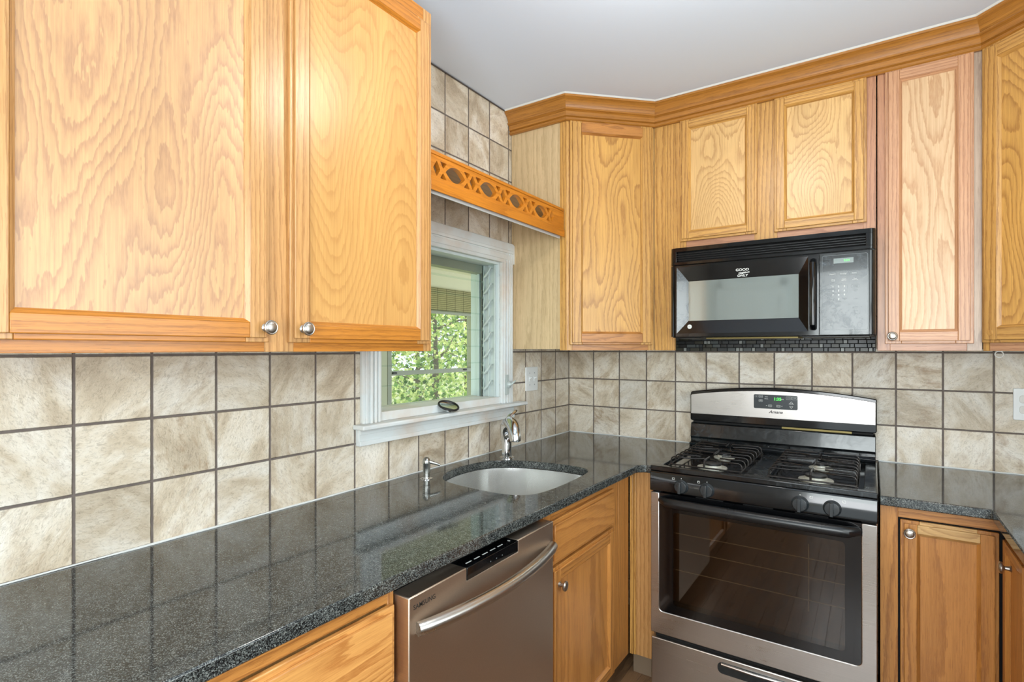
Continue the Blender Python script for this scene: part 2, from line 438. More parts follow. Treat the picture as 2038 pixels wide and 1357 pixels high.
    def sweep(s, path, prof, m, closed_prof=True):
        """mouldings: profile (out, z) carried along an XY path with mitred corners; right-hand side is out"""
        P = [Vector((p[0], p[1])) for p in path]; nn = []
        for i in range(len(P) - 1):
            d = (P[i + 1] - P[i]).normalized(); nn.append(Vector((d.y, -d.x)))
        for i in range(len(P) - 1):
            o = s.off(); d3 = Vector((P[i + 1].x - P[i].x, P[i + 1].y - P[i].y, 0)).normalized()
            def off(k):
                n1 = nn[max(k - 1, 0)]; n2 = nn[min(k, len(nn) - 1)]
                return (n1 + n2) / (1 + n1.dot(n2))
            A = [s.bm.verts.new((P[i].x + off(i).x * a, P[i].y + off(i).y * a, z)) for a, z in prof]
            B = [s.bm.verts.new((P[i + 1].x + off(i + 1).x * a, P[i + 1].y + off(i + 1).y * a, z)) for a, z in prof]
            n = len(prof)
            for k in range(n if closed_prof else n - 1):
                j = (k + 1) % n; s.face([A[k], B[k], B[j], A[j]], m, d3, o)
            if closed_prof: s.face(A[::-1], m, 'z', o); s.face(B, m, 'z', o)
        return s
    def build(s, name, parent=None, bevel=0.0, seg=2, loc=None, rot=None, sharp=40, recalc=True):
        if recalc: bmesh.ops.recalc_face_normals(s.bm, faces=s.bm.faces)
        me = bpy.data.meshes.new(name); s.bm.to_mesh(me); s.bm.free()
        for m in s.mats: me.materials.append(m)
        try: me.set_sharp_from_angle(angle=math.radians(sharp))
        except Exception: pass
        o = bpy.data.objects.new(name, me); COL.objects.link(o)
        if parent: o.parent = parent
        if loc: o.location = loc
        if rot: o.rotation_euler = rot
        if bevel:
            b = o.modifiers.new('edge', 'BEVEL'); b.width = bevel; b.segments = seg; b.limit_method = 'ANGLE'; b.angle_limit = math.radians(35)
        return o

def tag(o, label=None, cat=None, group=None, kind=None):
    if label: o['label'] = label
    if cat: o['category'] = cat
    if group: o['group'] = group
    if kind: o['kind'] = kind
    return o
def thing(name, label, cat, loc=(0, 0, 0), rz=0.0, group=None, kind=None):
    o = bpy.data.objects.new(name, None); COL.objects.link(o); o.empty_display_size = .05
    o.location = loc; o.rotation_euler = (0, 0, rz)
    return tag(o, label, cat, group, kind)
def text(s, size, parent, loc, mat, rot=(PI / 2, 0, 0), name='lettering', shear=0.0, bold=0.0, align='CENTER', sx=1.0):
    c = bpy.data.curves.new(name, 'FONT'); c.body = s; c.size = size; c.extrude = .0002; c.shear = shear; c.offset = bold
    c.align_x = align; c.align_y = 'CENTER'; c.resolution_u = 3; c.space_line = .85
    t = bpy.data.objects.new(name, c); COL.objects.link(t); bpy.context.view_layer.update()
    me = bpy.data.meshes.new_from_object(t.evaluated_get(bpy.context.evaluated_depsgraph_get()))
    bpy.data.objects.remove(t)
    me.materials.clear(); me.materials.append(mat)
    o = bpy.data.objects.new(name, me); COL.objects.link(o); o.parent = parent; o.location = loc; o.rotation_euler = rot; o.scale = (sx, 1, 1)
    return o
def rrect(x0, x1, z0, z1, r, n=5, corners=(1, 1, 1, 1)):
    pts = []
    for (cx, cz, a0, on) in ((x1 - r, z1 - r, 0, corners[0]), (x0 + r, z1 - r, 90, corners[1]), (x0 + r, z0 + r, 180, corners[2]), (x1 - r, z0 + r, 270, corners[3])):
        if not on:
            pts.append((cx + (r if a0 in (0, 270) else -r), cz + (r if a0 in (0, 90) else -r))); continue
        for k in range(n + 1):
            a = math.radians(a0 + 90 * k / n); pts.append((cx + r * math.cos(a), cz + r * math.sin(a)))
    return pts

# ------------------------------------------------------------------ room shell
CEIL = 2.54; RX = 2.395; RY = -4.0
WY0, WY1, WZ0, WZ1 = -1.455, -.705, 1.150, 1.805          # opening of the window in the left wall
def struct(mb, name, bevel=0, **kw): return tag(mb.build(name, bevel=bevel, **kw), kind='structure')

# left wall: lower tile field, upper tile field (its own grid), set around the window opening
mb = MB()
zs = [0, WZ0, 1.62, WZ1, CEIL + .1]
for (a, b, c, d) in ((RY - .1, WY0, 0, 1.62), (RY - .1, WY0, 1.62, CEIL + .1), (WY1, .1, 0, 1.62), (WY1, .1, 1.62, CEIL + .1),
                     (WY0, WY1, 0, WZ0), (WY0, WY1, WZ1, CEIL + .1)):
    mb.box(-.16, 0, a, b, c, d, T_left if d < 1.7 else T_left_up)
struct(mb, 'wall_left')
mb = MB(); mb.box(-.16, RX + .1, 0, .12, 0, CEIL + .1, T_back); wall_back = struct(mb, 'wall_back')
# right wall with a window, rear wall open for the added patio glass
mb = MB()
for (a, b, c, d) in ((RY - .1, -2.75, 0, CEIL + .1), (-1.15, .1, 0, CEIL + .1), (-2.75, -1.15, 0, 1.05), (-2.75, -1.15, 2.2, CEIL + .1)):
    mb.box(RX, RX + .1, a, b, c, d, M['wall_paint'])
struct(mb, 'wall_right')
mb = MB()
for (a, b, c, d) in ((-.16, .93, 0, CEIL + .1), (2.28, RX + .1, 0, CEIL + .1), (.93, 2.28, 2.2, CEIL + .1)):
    mb.box(a, b, RY - .12, RY, c, d, M['wall_paint'])
struct(mb, 'wall_rear')
struct(MB().box(-.16, RX + .1, RY - .12, .12, CEIL, CEIL + .1, M['ceiling']), 'ceiling')
mb = MB(); x = -.16; k = 0
while x < RX + .1:
    y = RY - .12 - random.random() * .6
    while y < .12:
        L = random.uniform(.5, 1.1)
        y0, y1 = max(y, RY - .12), min(y + L, .12)
        if y1 > y0 + .01: mb.box(x + .0006, x + .057, y0 + .0006, y1 - .0006, -.03, 0, W['floor'], 'y')
        y += L
    x += .0576; k += 1
struct(mb, 'floor')

# window in the right wall (beside the camera) and made-up patio glass behind it, added for light
w2 = tag(bpy.data.objects.new('window_2', None), kind='structure'); COL.objects.link(w2); w2.location = (RX, -1.95, 1.05)
m_ = MB()
for a in (-.8, -.03, .74): m_.box(-.03, .05, a, a + .06, 0, 1.15, M['white_door'])
for c in (0, .55, 1.09): m_.box(-.028, .048, -.8, .8, c, c + .06, M['white_door'])
m_.build('window_frame', w2, .003)
MB().box(.02, .024, -.78, .78, .03, 1.12, M['glass']).build('pane', w2)
w3 = tag(bpy.data.objects.new('added_window_3', None), kind='structure'); COL.objects.link(w3); w3.location = (1.605, RY, 0)
m_ = MB()
for a in (-.675, -.03, .615): m_.box(a, a + .06, -.06, .02, 0, 2.2, M['white_door'])
for c in (0, 2.14): m_.box(-.675, .675, -.058, .018, c, c + .06, M['white_door'])
m_.build('window_frame', w3, .003)
MB().box(-.66, .66, -.03, -.026, .03, 2.17, M['glass']).build('pane', w3)
d1 = tag(bpy.data.objects.new('door_1', None), kind='structure'); COL.objects.link(d1); d1.location = (.42, RY, 0)
m_ = MB(); m_.box(-.34, -.27, 0, .03, 0, 2.1, M['white_door']).box(.27, .34, 0, .03, 0, 2.1, M['white_door']).box(-.34, .34, 0, .03, 2.03, 2.1, M['white_door'])
m_.build('door_frame', d1, .004)
m_ = MB().box(-.265, .265, .004, .02, .01, 2.025, M['white_door'])
for z0, z1 in ((.15, .85), (.95, 1.55), (1.65, 1.93)):
    for a in (-.21, .03): m_.box(a, a + .18, .018, .028, z0, z1, M['white_door'])
m_.build('door_leaf', d1, .004)
MB().lathe([(0, 0), (.012, 0), (.012, .03), (.028, .04), (.03, .055), (.02, .07), (0, .072)], M['nickel'], (.22, .02, 1.0), (0, 1, 0)).build('door_handle', d1)

# flush ceiling light (above, out of frame)
cl = thing('ceiling_light', 'round white glass ceiling light with metal rim near middle of ceiling', 'ceiling light', (1.10, -1.50, CEIL))
MB().lathe([(0, 0), (.17, 0), (.175, -.015), (.165, -.03), (0, -.03)], M['nickel']).build('rim', cl)
MB().lathe([(.15, -.03), (.145, -.06), (.12, -.085), (.09, -.095)], M['shade_glass']).build('glass_bowl', cl)

# ------------------------------------------------------------------ cabinet parts
KNOB = [(0, 0), (.009, 0), (.0095, .002), (.006, .005), (.0052, .014), (.0085, .0175), (.0150, .019), (.0165, .0215), (.0163, .0245),
        (.0145, .0262), (.0128, .0258), (.0122, .0268), (.0080, .0285), (0, .0292)]
def knob(parent, x, y, z):
    return MB().lathe(KNOB, M['nickel'], (0, 0, 0), (0, -1, 0)).build('knob', parent, loc=(x, y, z))

def door(parent, x0, x1, z0, z1, yf, stile, rail, panel, kn=None, sw=.055, rw=.050, name='door', toprail=None, inset=False):
    """frame of two stiles and two rails with a stepped outer lip and an inner bead, flat veneer panel, knob; front faces -y"""
    t = MB(); lip = .010; y1 = yf - .012; y2 = yf - .019
    toprail = toprail or rail
    # lip layer
    t.box(x0, x0 + sw, yf, y1, z0, z1, stile); t.box(x1 - sw, x1, yf, y1, z0, z1, stile)
    t.box(x0 + sw, x1 - sw, yf, y1, z0, z0 + rw, rail, 'x'); t.box(x0 + sw, x1 - sw, yf, y1, z1 - rw, z1, toprail, 'x')
    # raised face
    b = .006
    t.box(x0 + lip, x0 + sw - b, y1, y2, z0 + lip, z1 - lip, stile); t.box(x1 - sw + b, x1 - lip, y1, y2, z0 + lip, z1 - lip, stile)
    t.box(x0 + sw - b, x1 - sw + b, y1, y2, z0 + lip, z0 + rw - b, rail, 'x'); t.box(x0 + sw - b, x1 - sw + b, y1, y2, z1 - rw + b, z1 - lip, toprail, 'x')
    d = t.build(name, parent, .0018)
    # bead sloping down to the panel
    q = MB(); yi = yf - .013
    xa, xb, za, zb = x0 + sw - b, x1 - sw + b, z0 + rw - b, z1 - rw + b
    for (m, g, A, B, C, D) in ((stile, 'z', (xa, za), (xa, zb), (xa + b * 1.4, zb - b * 1.4), (xa + b * 1.4, za + b * 1.4)),
                               (stile, 'z', (xb, zb), (xb, za), (xb - b * 1.4, za + b * 1.4), (xb - b * 1.4, zb - b * 1.4)),
                               (rail, 'x', (xb, za), (xa, za), (xa + b * 1.4, za + b * 1.4), (xb - b * 1.4, za + b * 1.4)),
                               (toprail, 'x', (xa, zb), (xb, zb), (xb - b * 1.4, zb - b * 1.4), (xa + b * 1.4, zb - b * 1.4))):
        o = q.off()
        v = [q.bm.verts.new(p) for p in ((A[0], y2 + .0005, A[1]), (B[0], y2 + .0005, B[1]), (C[0], yi + .004, C[1]), (D[0], yi + .004, D[1]),
                                         (A[0], yf - .001, A[1]), (B[0], yf - .001, B[1]), (C[0], yf - .001, C[1]), (D[0], yf - .001, D[1]))]
        for f in ((0, 1, 2, 3), (4, 7, 6, 5), (0, 4, 5, 1), (1, 5, 6, 2), (2, 6, 7, 3), (3, 7, 4, 0)): q.face([v[i] for i in f], m, g, o)
    q.build('bead', d)
    MB().box(x0 + sw - .004, x1 - sw + .004, yf - .002, yf - .0075, z0 + rw - .004, z1 - rw + .004, panel).build('panel', d)
    if kn: knob(d, kn[0], y2, kn[1])
    return d

def frame(parent, W_, z0, z1, yb, yf, stiles, rails, name='face_frame', grainmix=None):
    """face frame: stiles [(x0,x1,mat)], rails [(x0,x1,z0,z1,mat)]"""
    t = MB()
    for (a, b, m) in stiles: t.box(a, b, yb, yf, z0, z1, m)
    for (a, b, c, d, m) in rails: t.box(a, b, yb, yf - .0002 if yf > yb else yf + .0002, c, d, m, 'x')
    return t.build(name, parent, .0008, 1)

UB, UT = 1.388, 2.455          # bottom and top of the wall cabinets
# --- left double wall cabinet: local x runs along world +y
lc = thing('wall_cabinet', 'large honey oak double-door wall cabinet on left wall, left of the window', 'cabinet', (.003, -2.600, UB), PI / 2)
CW = 2.600 - 1.515; H = UT - UB
MB().box(0, CW, 0, -.287, .008, H, W['inner']).build('carcass', lc, .001)
frame(lc, CW, 0, H, -.287, -.305, [(0, .06, W['honey_stile']), (.525, .60, W['honey_stile']), (CW - .035, CW, W['honey_stile'])],
      [(.06, .525, 0, .05, W['honey_rail']), (.60, CW - .035, 0, .05, W['honey_rail']), (.06, .525, H - .06, H, W['honey_rail']), (.60, CW - .035, H - .06, H, W['honey_rail'])])
door(lc, .035, .530, .022, 1.020, -.3055, W['honey_stile'], W['honey_rail'], W['honey_panel'], (.516, .055))
door(lc, .582, CW - .018, .022, 1.020, -.3055, W['honey_stile'], W['honey_rail'], W['honey_panel2'], (.600 + .012, .055))
for (x, z) in ((.585 + .33, .105), (.585 + .28, .11), (.585 + .22, .45)): pass

# --- diagonal corner wall cabinet
cc = thing('wall_cabinet', 'golden oak diagonal corner wall cabinet without a knob, between window and microwave', 'cabinet', (0, 0, UB), 0)
e = .003
MB().prism([(e, -e), (e, -.608), (.287, -.608), (.607, -.290), (.607, -e)], .006, H, W['side'], 'xy', grain='z').build('carcass', cc)
mb = MB(); mb.box(.272, .3065, -.6095, -.5905, 0, H, W['gold_stile']); mb.build('corner_stile', cc, .001)
DL = math.sqrt(2) * .303
dg = tag(bpy.data.objects.new('diagonal_front', None)); COL.objects.link(dg)
bpy.data.objects.remove(dg)
def world_part(o, root, loc, rz):
    """turn a part built facing -y into place under its thing"""
    o.matrix_local = Matrix.Translation(Vector(loc)) @ Matrix.Rotation(rz, 4, 'Z')
    return o
o = frame(cc, 0, 0, H, .018, 0, [(0, .028, W['gold_stile']), (DL - .028, DL, W['gold_stile'])], [(.028, DL - .028, 0, .05, W['gold_rail']), (.028, DL - .028, H - .06, H, W['gold_rail'])])
world_part(o, cc, (.3065, -.6095, 0), PI / 4)
o = door(cc, .014, DL - .012, .026, H - .018, -.0005, W['gold_stile'], W['gold_rail'], W['gold_panel'], None, sw=.058, rw=.058)
world_part(o, cc, (.3065, -.6095, 0), PI / 4)

# --- cabinet over the microwave, with the filler boards on its left
X0 = .612
mc = thing('wall_cabinet', 'short oak wall cabinet with two square doors directly above the microwave', 'cabinet', (X0, 0, UB), 0)
MB().box(.108, .866, -e, -.285, .462, H, W['inner']).build('carcass', mc)
frame(mc, 0, 0, H, -.290, -.305, [(0, .050, W['gold_stile']), (.0505, .098, W['gold_stile'])], [], name='filler_board')
frame(mc, 0, .462, H, -.285, -.305, [(.0985, .150, W['gold_stile']), (.437, .525, W['gold_stile']), (.825, .866, W['rose_frame'])],
      [(.150, .437, .462, .52, W['rose_frame']), (.525, .825, .462, .52, W['rose_frame']), (.150, .437, H - .06, H, W['gold_rail']), (.525, .825, H - .06, H, W['gold_rail'])])
door(mc, .124, .449, .497, H - .018, -.3055, W['gold_stile'], W['gold_stile'], W['gold_panel2'], None, sw=.046, rw=.046)
door(mc, .514, .836, .494, H - .018, -.3055, W['gold_stile'], W['gold_stile'], W['gold_panel2'], None, sw=.046, rw=.046)

# --- tall narrow cabinet right of the microwave
tc_ = thing('wall_cabinet', 'narrow single-door rosy oak wall cabinet right of the microwave, with a pale knob', 'cabinet', (1.482, 0, UB), 0)
MB().box(0, .303, -e, -.285, .006, H, W['inner']).build('carcass', tc_)
frame(tc_, 0, 0, H, -.285, -.305, [(0, .04, W['rose_frame']), (.262, .303, W['ash_frame'])],
      [(.04, .262, 0, .045, W['rose_frame']), (.04, .262, H - .06, H, W['rose_frame'])])
door(tc_, .024, .280, .026, H - .014, -.3055, W['pink_stile'], W['pink_stile'], W['pink_panel'], (.046, .054), sw=.050, rw=.050)

# --- right diagonal corner cabinet
rc = thing('wall_cabinet', 'oak diagonal corner wall cabinet at right edge, with an empty knob hole', 'cabinet', (0, 0, UB), 0)
MB().prism([(1.788, -e), (1.788, -.290), (2.108, -.608), (RX - e, -.608), (RX - e, -e)], .006, H, W['side'], 'xy').build('carcass', rc)
o = frame(rc, 0, 0, H, .018, 0, [(0, .022, W['gold_stile']), (DL - .03, DL, W['gold_stile'])], [(.022, DL - .03, 0, .05, W['pink_stile']), (.022, DL - .03, H - .06, H, W['gold_rail'])])
world_part(o, rc, (1.787, -.306, 0), -PI / 4)
o = door(rc, .006, DL - .012, .028, H - .018, -.0005, W['gold_stile'], W['gold_stile'], W['gold_panel'], None, sw=.058, rw=.058)
world_part(o, rc, (1.787, -.306, 0), -PI / 4)
o = MB().lathe([(0, 0), (.010, 0), (.009, .0006), (.0022, .0006), (0, .0003)], W['gold_stile'], (0, 0, 0), (0, -1, 0)).build('knob_hole', rc)
world_part(o, rc, (1.787 + .038 * .7071 - .0197 * .7071, -.306 - .038 * .7071 - .0197 * .7071, .062), -PI / 4)

# --- crown moulding along the tops of the corner and back cabinets
CP = [(.002, -.6105), (.3065, -.6105), (.6125, -.3065), (1.786, -.3065), (2.09, -.6105), (RX - .002, -.6105)]
prof = [(.001, 2.436), (.012, 2.436), (.017, 2.440), (.017, 2.446), (.010, 2.448), (.010, 2.452), (.019, 2.456), (.020, 2.475), (.024, 2.478),
        (.033, 2.481), (.033, 2.487), (.025, 2.489), (.028, 2.495), (.037, 2.511), (.049, 2.523), (.057, 2.527), (.058, 2.536), (.001, 2.536)]
tag(MB().sweep(CP, prof, W['crown']).build('crown_moulding', sharp=20), 'long stepped brown oak crown moulding running round the cabinet tops under the ceiling', 'moulding')
tag(MB().sweep(CP, [(.050, 2.5355), (.0605, 2.5345), (.067, 2.5395), (.050, 2.5395)], M['caulk']).build('trim_1'), kind='structure')

# --- fretwork valance between the wall cabinets over the window; local x = world y
va = thing('valance', 'orange oak valance board with cut-out ovals and lattice, bridging the cabinets above the window', 'valance', (.2820, -1.512, 1.903), PI / 2)
VL = 1.512 - .6245
holes = []
cz = .075
def add(pts): holes.append(pts)
ys = [-1.386, -1.199, -1.012, -.825]
def rounded(poly, r=.003):
    out = []
    n = len(poly)
    for i in range(n):
        p = Vector(poly[i]); a = Vector(poly[i - 1]) - p; b = Vector(poly[(i + 1) % n]) - p
        ra = min(r, a.length * .3, b.length * .3)
        p1 = p + a.normalized() * ra; p2 = p + b.normalized() * ra
        out += [tuple(p1), tuple((p1 + p2) / 2 * .5 + p * .5), tuple(p2)]
    return out
for y in ys:
    c = y + 1.512
    E_ = []
    for k in range(14): q = -1 + 2 * k / 14; E_.append((c + .050 * q, cz + .0255 * (1 - abs(q) ** 2.2)))
    for k in range(14): q = 1 - 2 * k / 14; E_.append((c + .050 * q, cz - .0255 * (1 - abs(q) ** 2.2)))
    add(E_)
    for sx in (-1, 1):
        for sz in (-1, 1):
            tri = [(c + sx * .038, cz + sz * .022), (c + sx * .066, cz + sz * .026), (c + sx * .057, cz + sz * .010)]
            tri = [(c + sx * .0445, cz + sz * .0275), (c + sx * .0775, cz + sz * .0275), (c + sx * .0625, cz + sz * .0065)]
            add(rounded(tri))
for y in (-1.4795, -1.2925, -1.1055, -.9185, -.7315):
    c = y + 1.512
    add(rounded([(c - .0175, cz), (c, cz + .0255), (c + .0175, cz), (c, cz - .0255)]))
mb = MB(); mb.prism([(0, .008), (VL, .008), (VL, .128), (0, .128)], -.018, 0, W['valance'], 'xz', holes=holes, grain='x')
mb.build('fretwork_board', va, .0018, sharp=30)
m_ = MB(); m_.box(0, VL, -.0182, -.0235, .0, .034, W['valance'], 'x').box(0, VL, -.0182, -.0215, .1165, .1285, W['valance'], 'x'); m_.build('rail', va, .002)
MB().box(0, VL, .001, .0045, -.003, .010, M['caulk']).build('backing_strip', va)['label'] = 'pale strip behind the lower edge of the valance'
MB().box(0, VL, .001, .277, .112, .126, W['inner'], 'x').build('top_board', va, .001)

# ------------------------------------------------------------------ base cabinets
BT = .883
# drawer base left of the dishwasher; local x = world y
db = thing('base_cabinet', 'golden oak base cabinet with a drawer on top, left of the dishwasher', 'cabinet', (.003, -3.0, 0), PI / 2)
DW = 3.0 - 1.958
MB().box(0, DW, 0, -.585, .10, BT, W['inner']).box(0, DW, 0, -.53, .0, .0995, M['toe']).build('carcass', db)
frame(db, 0, .10, BT, -.585, -.603, [(0, .05, W['base_stile']), (.5, .55, W['base_stile']), (DW - .016, DW, W['base_stile'])],
      [(.05, .5, BT - .032, BT, W['base_stile']), (.55, DW - .016, BT - .032, BT, W['base_stile']), (.05, .5, .655, .70, W['base_stile']), (.55, DW - .016, .655, .70, W['base_stile']),
       (.05, .5, .10, .15, W['base_stile']), (.55, DW - .016, .10, .15, W['base_stile'])])
for (a, b) in ((.03, .50), (.53, DW - .008)):
    t = MB(); t.box(a, b, -.6035, -.615, .683, .848, W['drawer'], 'x'); t.box(a + .012, b - .012, -.615, -.623, .695, .836, W['drawer'], 'x')
    o = t.build('drawer', db, .002)
    door(db, a, b, .115, .668, -.6035, W['base_stile'], W['base_stile'], W['base_panel'], (a + .03, .62))

# sink base, right of the dishwasher
sb = thing('base_cabinet', 'golden oak sink base cabinet between dishwasher and corner filler, with false drawer front', 'cabinet', (.003, -1.322, 0), PI / 2)
SW = 1.322 - .6108
MB().box(0, .018, 0, -.585, .10, .665, W['inner']).box(SW - .02, SW, 0, -.585, .10, BT, W['inner']).box(.02, SW - .02, 0, -.585, .10, .12, W['inner']).box(.02, SW - .02, -.5, -.53, .0, .0995, M['toe']).build('carcass', sb)
frame(sb, 0, .10, BT, -.585, -.603, [(0, .05, W['base_stile']), (.505, .60, W['base_stile']), (.6005, SW - .002, W['base_stile'])],
      [(.05, .505, BT - .045, BT, W['base_stile']), (.05, .505, .67, .715, W['base_stile']), (.05, .505, .10, .135, W['base_stile'])])
t = MB(); t.box(.03, .527, -.6035, -.615, .700, .842, W['base_panel'], 'x'); t.box(.042, .515, -.615, -.623, .712, .830, W['base_panel'], 'x'); t.build('false_drawer_front', sb, .002)
door(sb, .03, .527, .112, .690, -.6035, W['base_stile'], W['base_stile'], W['base_panel'], (.068, .632), sw=.055, rw=.052)

# filler between the corner and the range
fl = thing('filler_panel', 'narrow upright oak filler panel between sink base and the range', 'filler panel', (.609, -.602, .10))
MB().box(0, .105, 0, .018, 0, BT - .10, W['honey_stile']).build('board', fl, .001)
MB().box(.001, .016, -.008, -.0004, 0, BT - .10, W['gold_stile']).box(.0165, .028, -.0045, -.0003, 0, BT - .10, W['gold_stile']).build('corner_bead', fl, .002)
MB().box(.0, .105, .04, .055, -.0995, -.001, M['toe']).build('toe_board', fl)

# right corner base cabinet, L shaped with two doors meeting in the inner corner
rb = thing('base_cabinet', 'oak corner base cabinet right of the range, two inset doors meeting at the inner corner', 'cabinet', (0, 0, 0))
t = MB(); t.box(1.488, 2.39, -e, -.585, .10, BT, W['inner']); t.box(1.812, 2.39, -.5855, -.95, .10, BT, W['inner'])
t.box(1.488, 2.39, -.02, -.53, 0, .0995, M['toe']); t.box(1.87, 2.39, -.531, -.95, 0, .0995, M['toe']); t.build('carcass', rb)
frame(rb, 0, .10, BT, -.586, -.608, [(1.488, 1.536, W['base_stile'])], [(1.536, 1.790, .843, BT, W['base_stile']), (1.536, 1.812, .10, .125, W['base_stile'])])
t = MB(); t.box(1.7905, 1.811, -.610, -.95, .843, BT, W['base_stile'], 'y'); t.box(1.7905, 1.811, -.610, -.95, .10, .125, W['base_stile'], 'y'); t.box(1.7905, 1.811, -.905, -.95, .1255, .8425, W['base_stile']); t.build('side_frame', rb, .001)
MB().box(1.5361, 1.81, -.5856, -.5868, .126, .8425, M['black_matte']).build('dark_gap', rb)  # black sheet standing in for the shade in the reveal round the door
door(rb, 1.5425, 1.786, .130, .835, -.590, W['base_stile'], W['base_stile'], W['base_panel'], (1.566, .799), sw=.050, rw=.045, toprail=W['gold_panel2'])
o = door(rb, 0, .275, .130, .835, 0, W['base_stile'], W['base_stile'], W['base_panel'], (.137, .778), sw=.05, rw=.045)
world_part(o, rb, (1.8085, -.615, 0), -PI / 2)

# ------------------------------------------------------------------ granite counters
SINK = [(.138, -1.270), (.104, -1.219), (.080, -1.133), (.076, -1.049), (.088, -.979), (.115, -.922), (.172, -.872), (.253, -.838), (.345, -.822),
        (.425, -.818), (.495, -.826), (.535, -.855), (.549, -.900), (.556, -.988), (.559, -1.090), (.556, -1.180), (.546, -1.255), (.520, -1.298), (.478, -1.318), (.407, -1.328), (.282, -1.320), (.190, -1.303)]
def chaikin(p, k=2):
    for _ in range(k):
        q = []
        for i in range(len(p)):
            a, b = p[i], p[(i + 1) % len(p)]
            q += [(a[0] * .75 + b[0] * .25, a[1] * .75 + b[1] * .25), (a[0] * .25 + b[0] * .75, a[1] * .25 + b[1] * .75)]
        p = q
    return p
SK = chaikin(SINK, 2)
g0 = .0025
outl = [(g0, -3.0), (.618, -3.0), (.622, -2.3), (.640, -1.58), (.662, -.74)]
for k in range(7):
    a = PI - (PI / 2) * k / 6
    outl.append((.700 + .038 * math.cos(a), -.676 + .038 * math.sin(a)))
outl += [(.7155, -.638), (.7155, -g0), (g0, -g0)]
mb = MB(); mb.prism(outl, .884, .915, M['granite'], 'xy', holes=[SK])
tag(mb.build('countertop', bevel=.0035, sharp=30), 'long black speckled granite countertop with sink cut-out, along the left wall', 'countertop')
mb = MB(); mb.prism([(1.4865, -g0), (1.4865, -.652), (1.762, -.652), (1.762, -3.0), (RX - g0, -3.0), (RX - g0, -g0)], .884, .915, M['granite'], 'xy')
tag(mb.build('countertop', bevel=.0035), 'black speckled granite countertop right of the range, turning the corner', 'countertop')
# caulk beads where the counters meet the tile
def bead(pts):
    t = MB(); P = []
    for (a, b) in zip(pts[:-1], pts[1:]):
        n = 30
        for i in range(n): P.append((a[0] + (b[0] - a[0]) * i / n, a[1] + (b[1] - a[1]) * i / n, a[2] + random.uniform(-.0006, .0006)))
    P.append(pts[-1])
    t.tube(P, [random.uniform(.0018, .0034) for _ in P], M['caulk'], 6); return t
tag(bead([(.003, -3.0, .9165), (.003, -.003, .9165), (.712, -.003, .9165)]).build('trim_2'), kind='structure')
tag(bead([(1.488, -.003, .9165), (2.39, -.003, .9165)]).build('trim_3'), kind='structure')

tag(MB().tube([(.004, -3.9, 2.5365), (.004, -.612, 2.5365)], .003, M['grout'], 6).build('trim_4'), kind='structure')
# sink bowl
sk = thing('sink', 'stainless steel D-shaped undermount sink bowl set in the granite', 'sink', (.34, -1.07, .883))
t = MB(); cen = Vector((.34, -1.07))
prev = None; n = len(SK)
for (sc, z) in ((1.035, -.0005), (1.012, -.001), (1.005, -.02), (.99, -.13), (.95, -.165), (.86, -.185), (.5, -.192), (.13, -.196), (.11, -.2)):
    ring = [t.bm.verts.new(((p[0] - cen.x) * sc, (p[1] - cen.y) * sc, z)) for p in SK]
    if prev:
        for i in range(n): t.face([prev[i], prev[(i + 1) % n], ring[(i + 1) % n], ring[i]], M['steel_sink'], 'z', (0, 0), True)
    prev = ring
bowl = t.build('bowl', sk, recalc=False, sharp=50)
MB().lathe([(.042, -.1965), (.040, -.192), (.034, -.194), (.012, -.198), (0, -.198)], M['chrome'], (0, 0, 0)).build('drain', sk)

# faucet
fc = thing('faucet', 'chrome single-lever kitchen faucet behind the back right curve of the sink', 'faucet', (.132, -.836, .915))
dx, dy = .80, -.60
def fp(a, z, b=0): return (dx * a - dy * b, dy * a + dx * b, z)
MB().lathe([(0, 0), (.033, 0), (.033, .003), (.026, .007), (0, .007)], M['chrome']).build('base_plate', fc)
MB().tube([fp(0, .004), fp(0, .03), fp(-.004, .06), fp(-.010, .09), fp(-.010, .115), fp(0, .137), fp(.016, .150), fp(.034, .154)],
          [.0225, .0215, .022, .0245, .028, .030, .029, .023], M['chrome'], 24).build('body', fc)
MB().tube([fp(.014, .154), fp(.038, .160), (fp(.066, .157)), fp(.088, .146), fp(.102, .128), fp(.110, .104), fp(.113, .092), fp(.113, .090)],
          [.023, .0275, .0280, .0275, .0265, .0250, .0225, .016], M['chrome'], 24).build('spout', fc)
MB().tube([fp(.020, .168, 0), fp(.012, .182, .006), fp(.004, .192, .018), fp(-.006, .200, .034), fp(-.016, .206, .050)], [.013, .010, .010, .0105, .006], M['chrome'], 14, flat=.45).build('lever', fc)
MB().tube([fp(.101 + .024 * math.cos(a), .118 + .006 * math.sin(a) , .024 * math.sin(a)) for a in [2 * PI * k / 24 for k in range(25)]], .0012, M['brushed_nickel_pump'], 6).build('spray_ring', fc)

sd = thing('soap_dispenser', 'small satin nickel soap dispenser pump on the counter left of the sink', 'soap dispenser', (.100, -1.314, .915))
MB().lathe([(0, 0), (.023, 0), (.023, .002), (.013, .004), (.0125, .006), (0, .006)], M['chrome']).build('flange', sd)
MB().lathe([(.0115, .004), (.0115, .022), (.0135, .024), (.0140, .054), (.0150, .056), (.0150, .064), (.0125, .073), (.0070, .079), (0, .081)], M['brushed_nickel_pump']).build('pump', sd)
MB().tube([(.006, .004, .064), (.02, .014, .059), (.036, .026, .053), (.042, .03, .049)], [.009, .0075, .006, .004], M['brushed_nickel_pump'], 12, flat=.8).build('nozzle', sd)

# ------------------------------------------------------------------ window over the sink
w1 = tag(bpy.data.objects.new('window_1', None), kind='structure'); COL.objects.link(w1); w1.location = (0, 0, 0)
def sub(mb, name, lab=None, **kw):
    o = mb.build(name, w1, **kw)
    if lab: o['label'] = lab
    return o
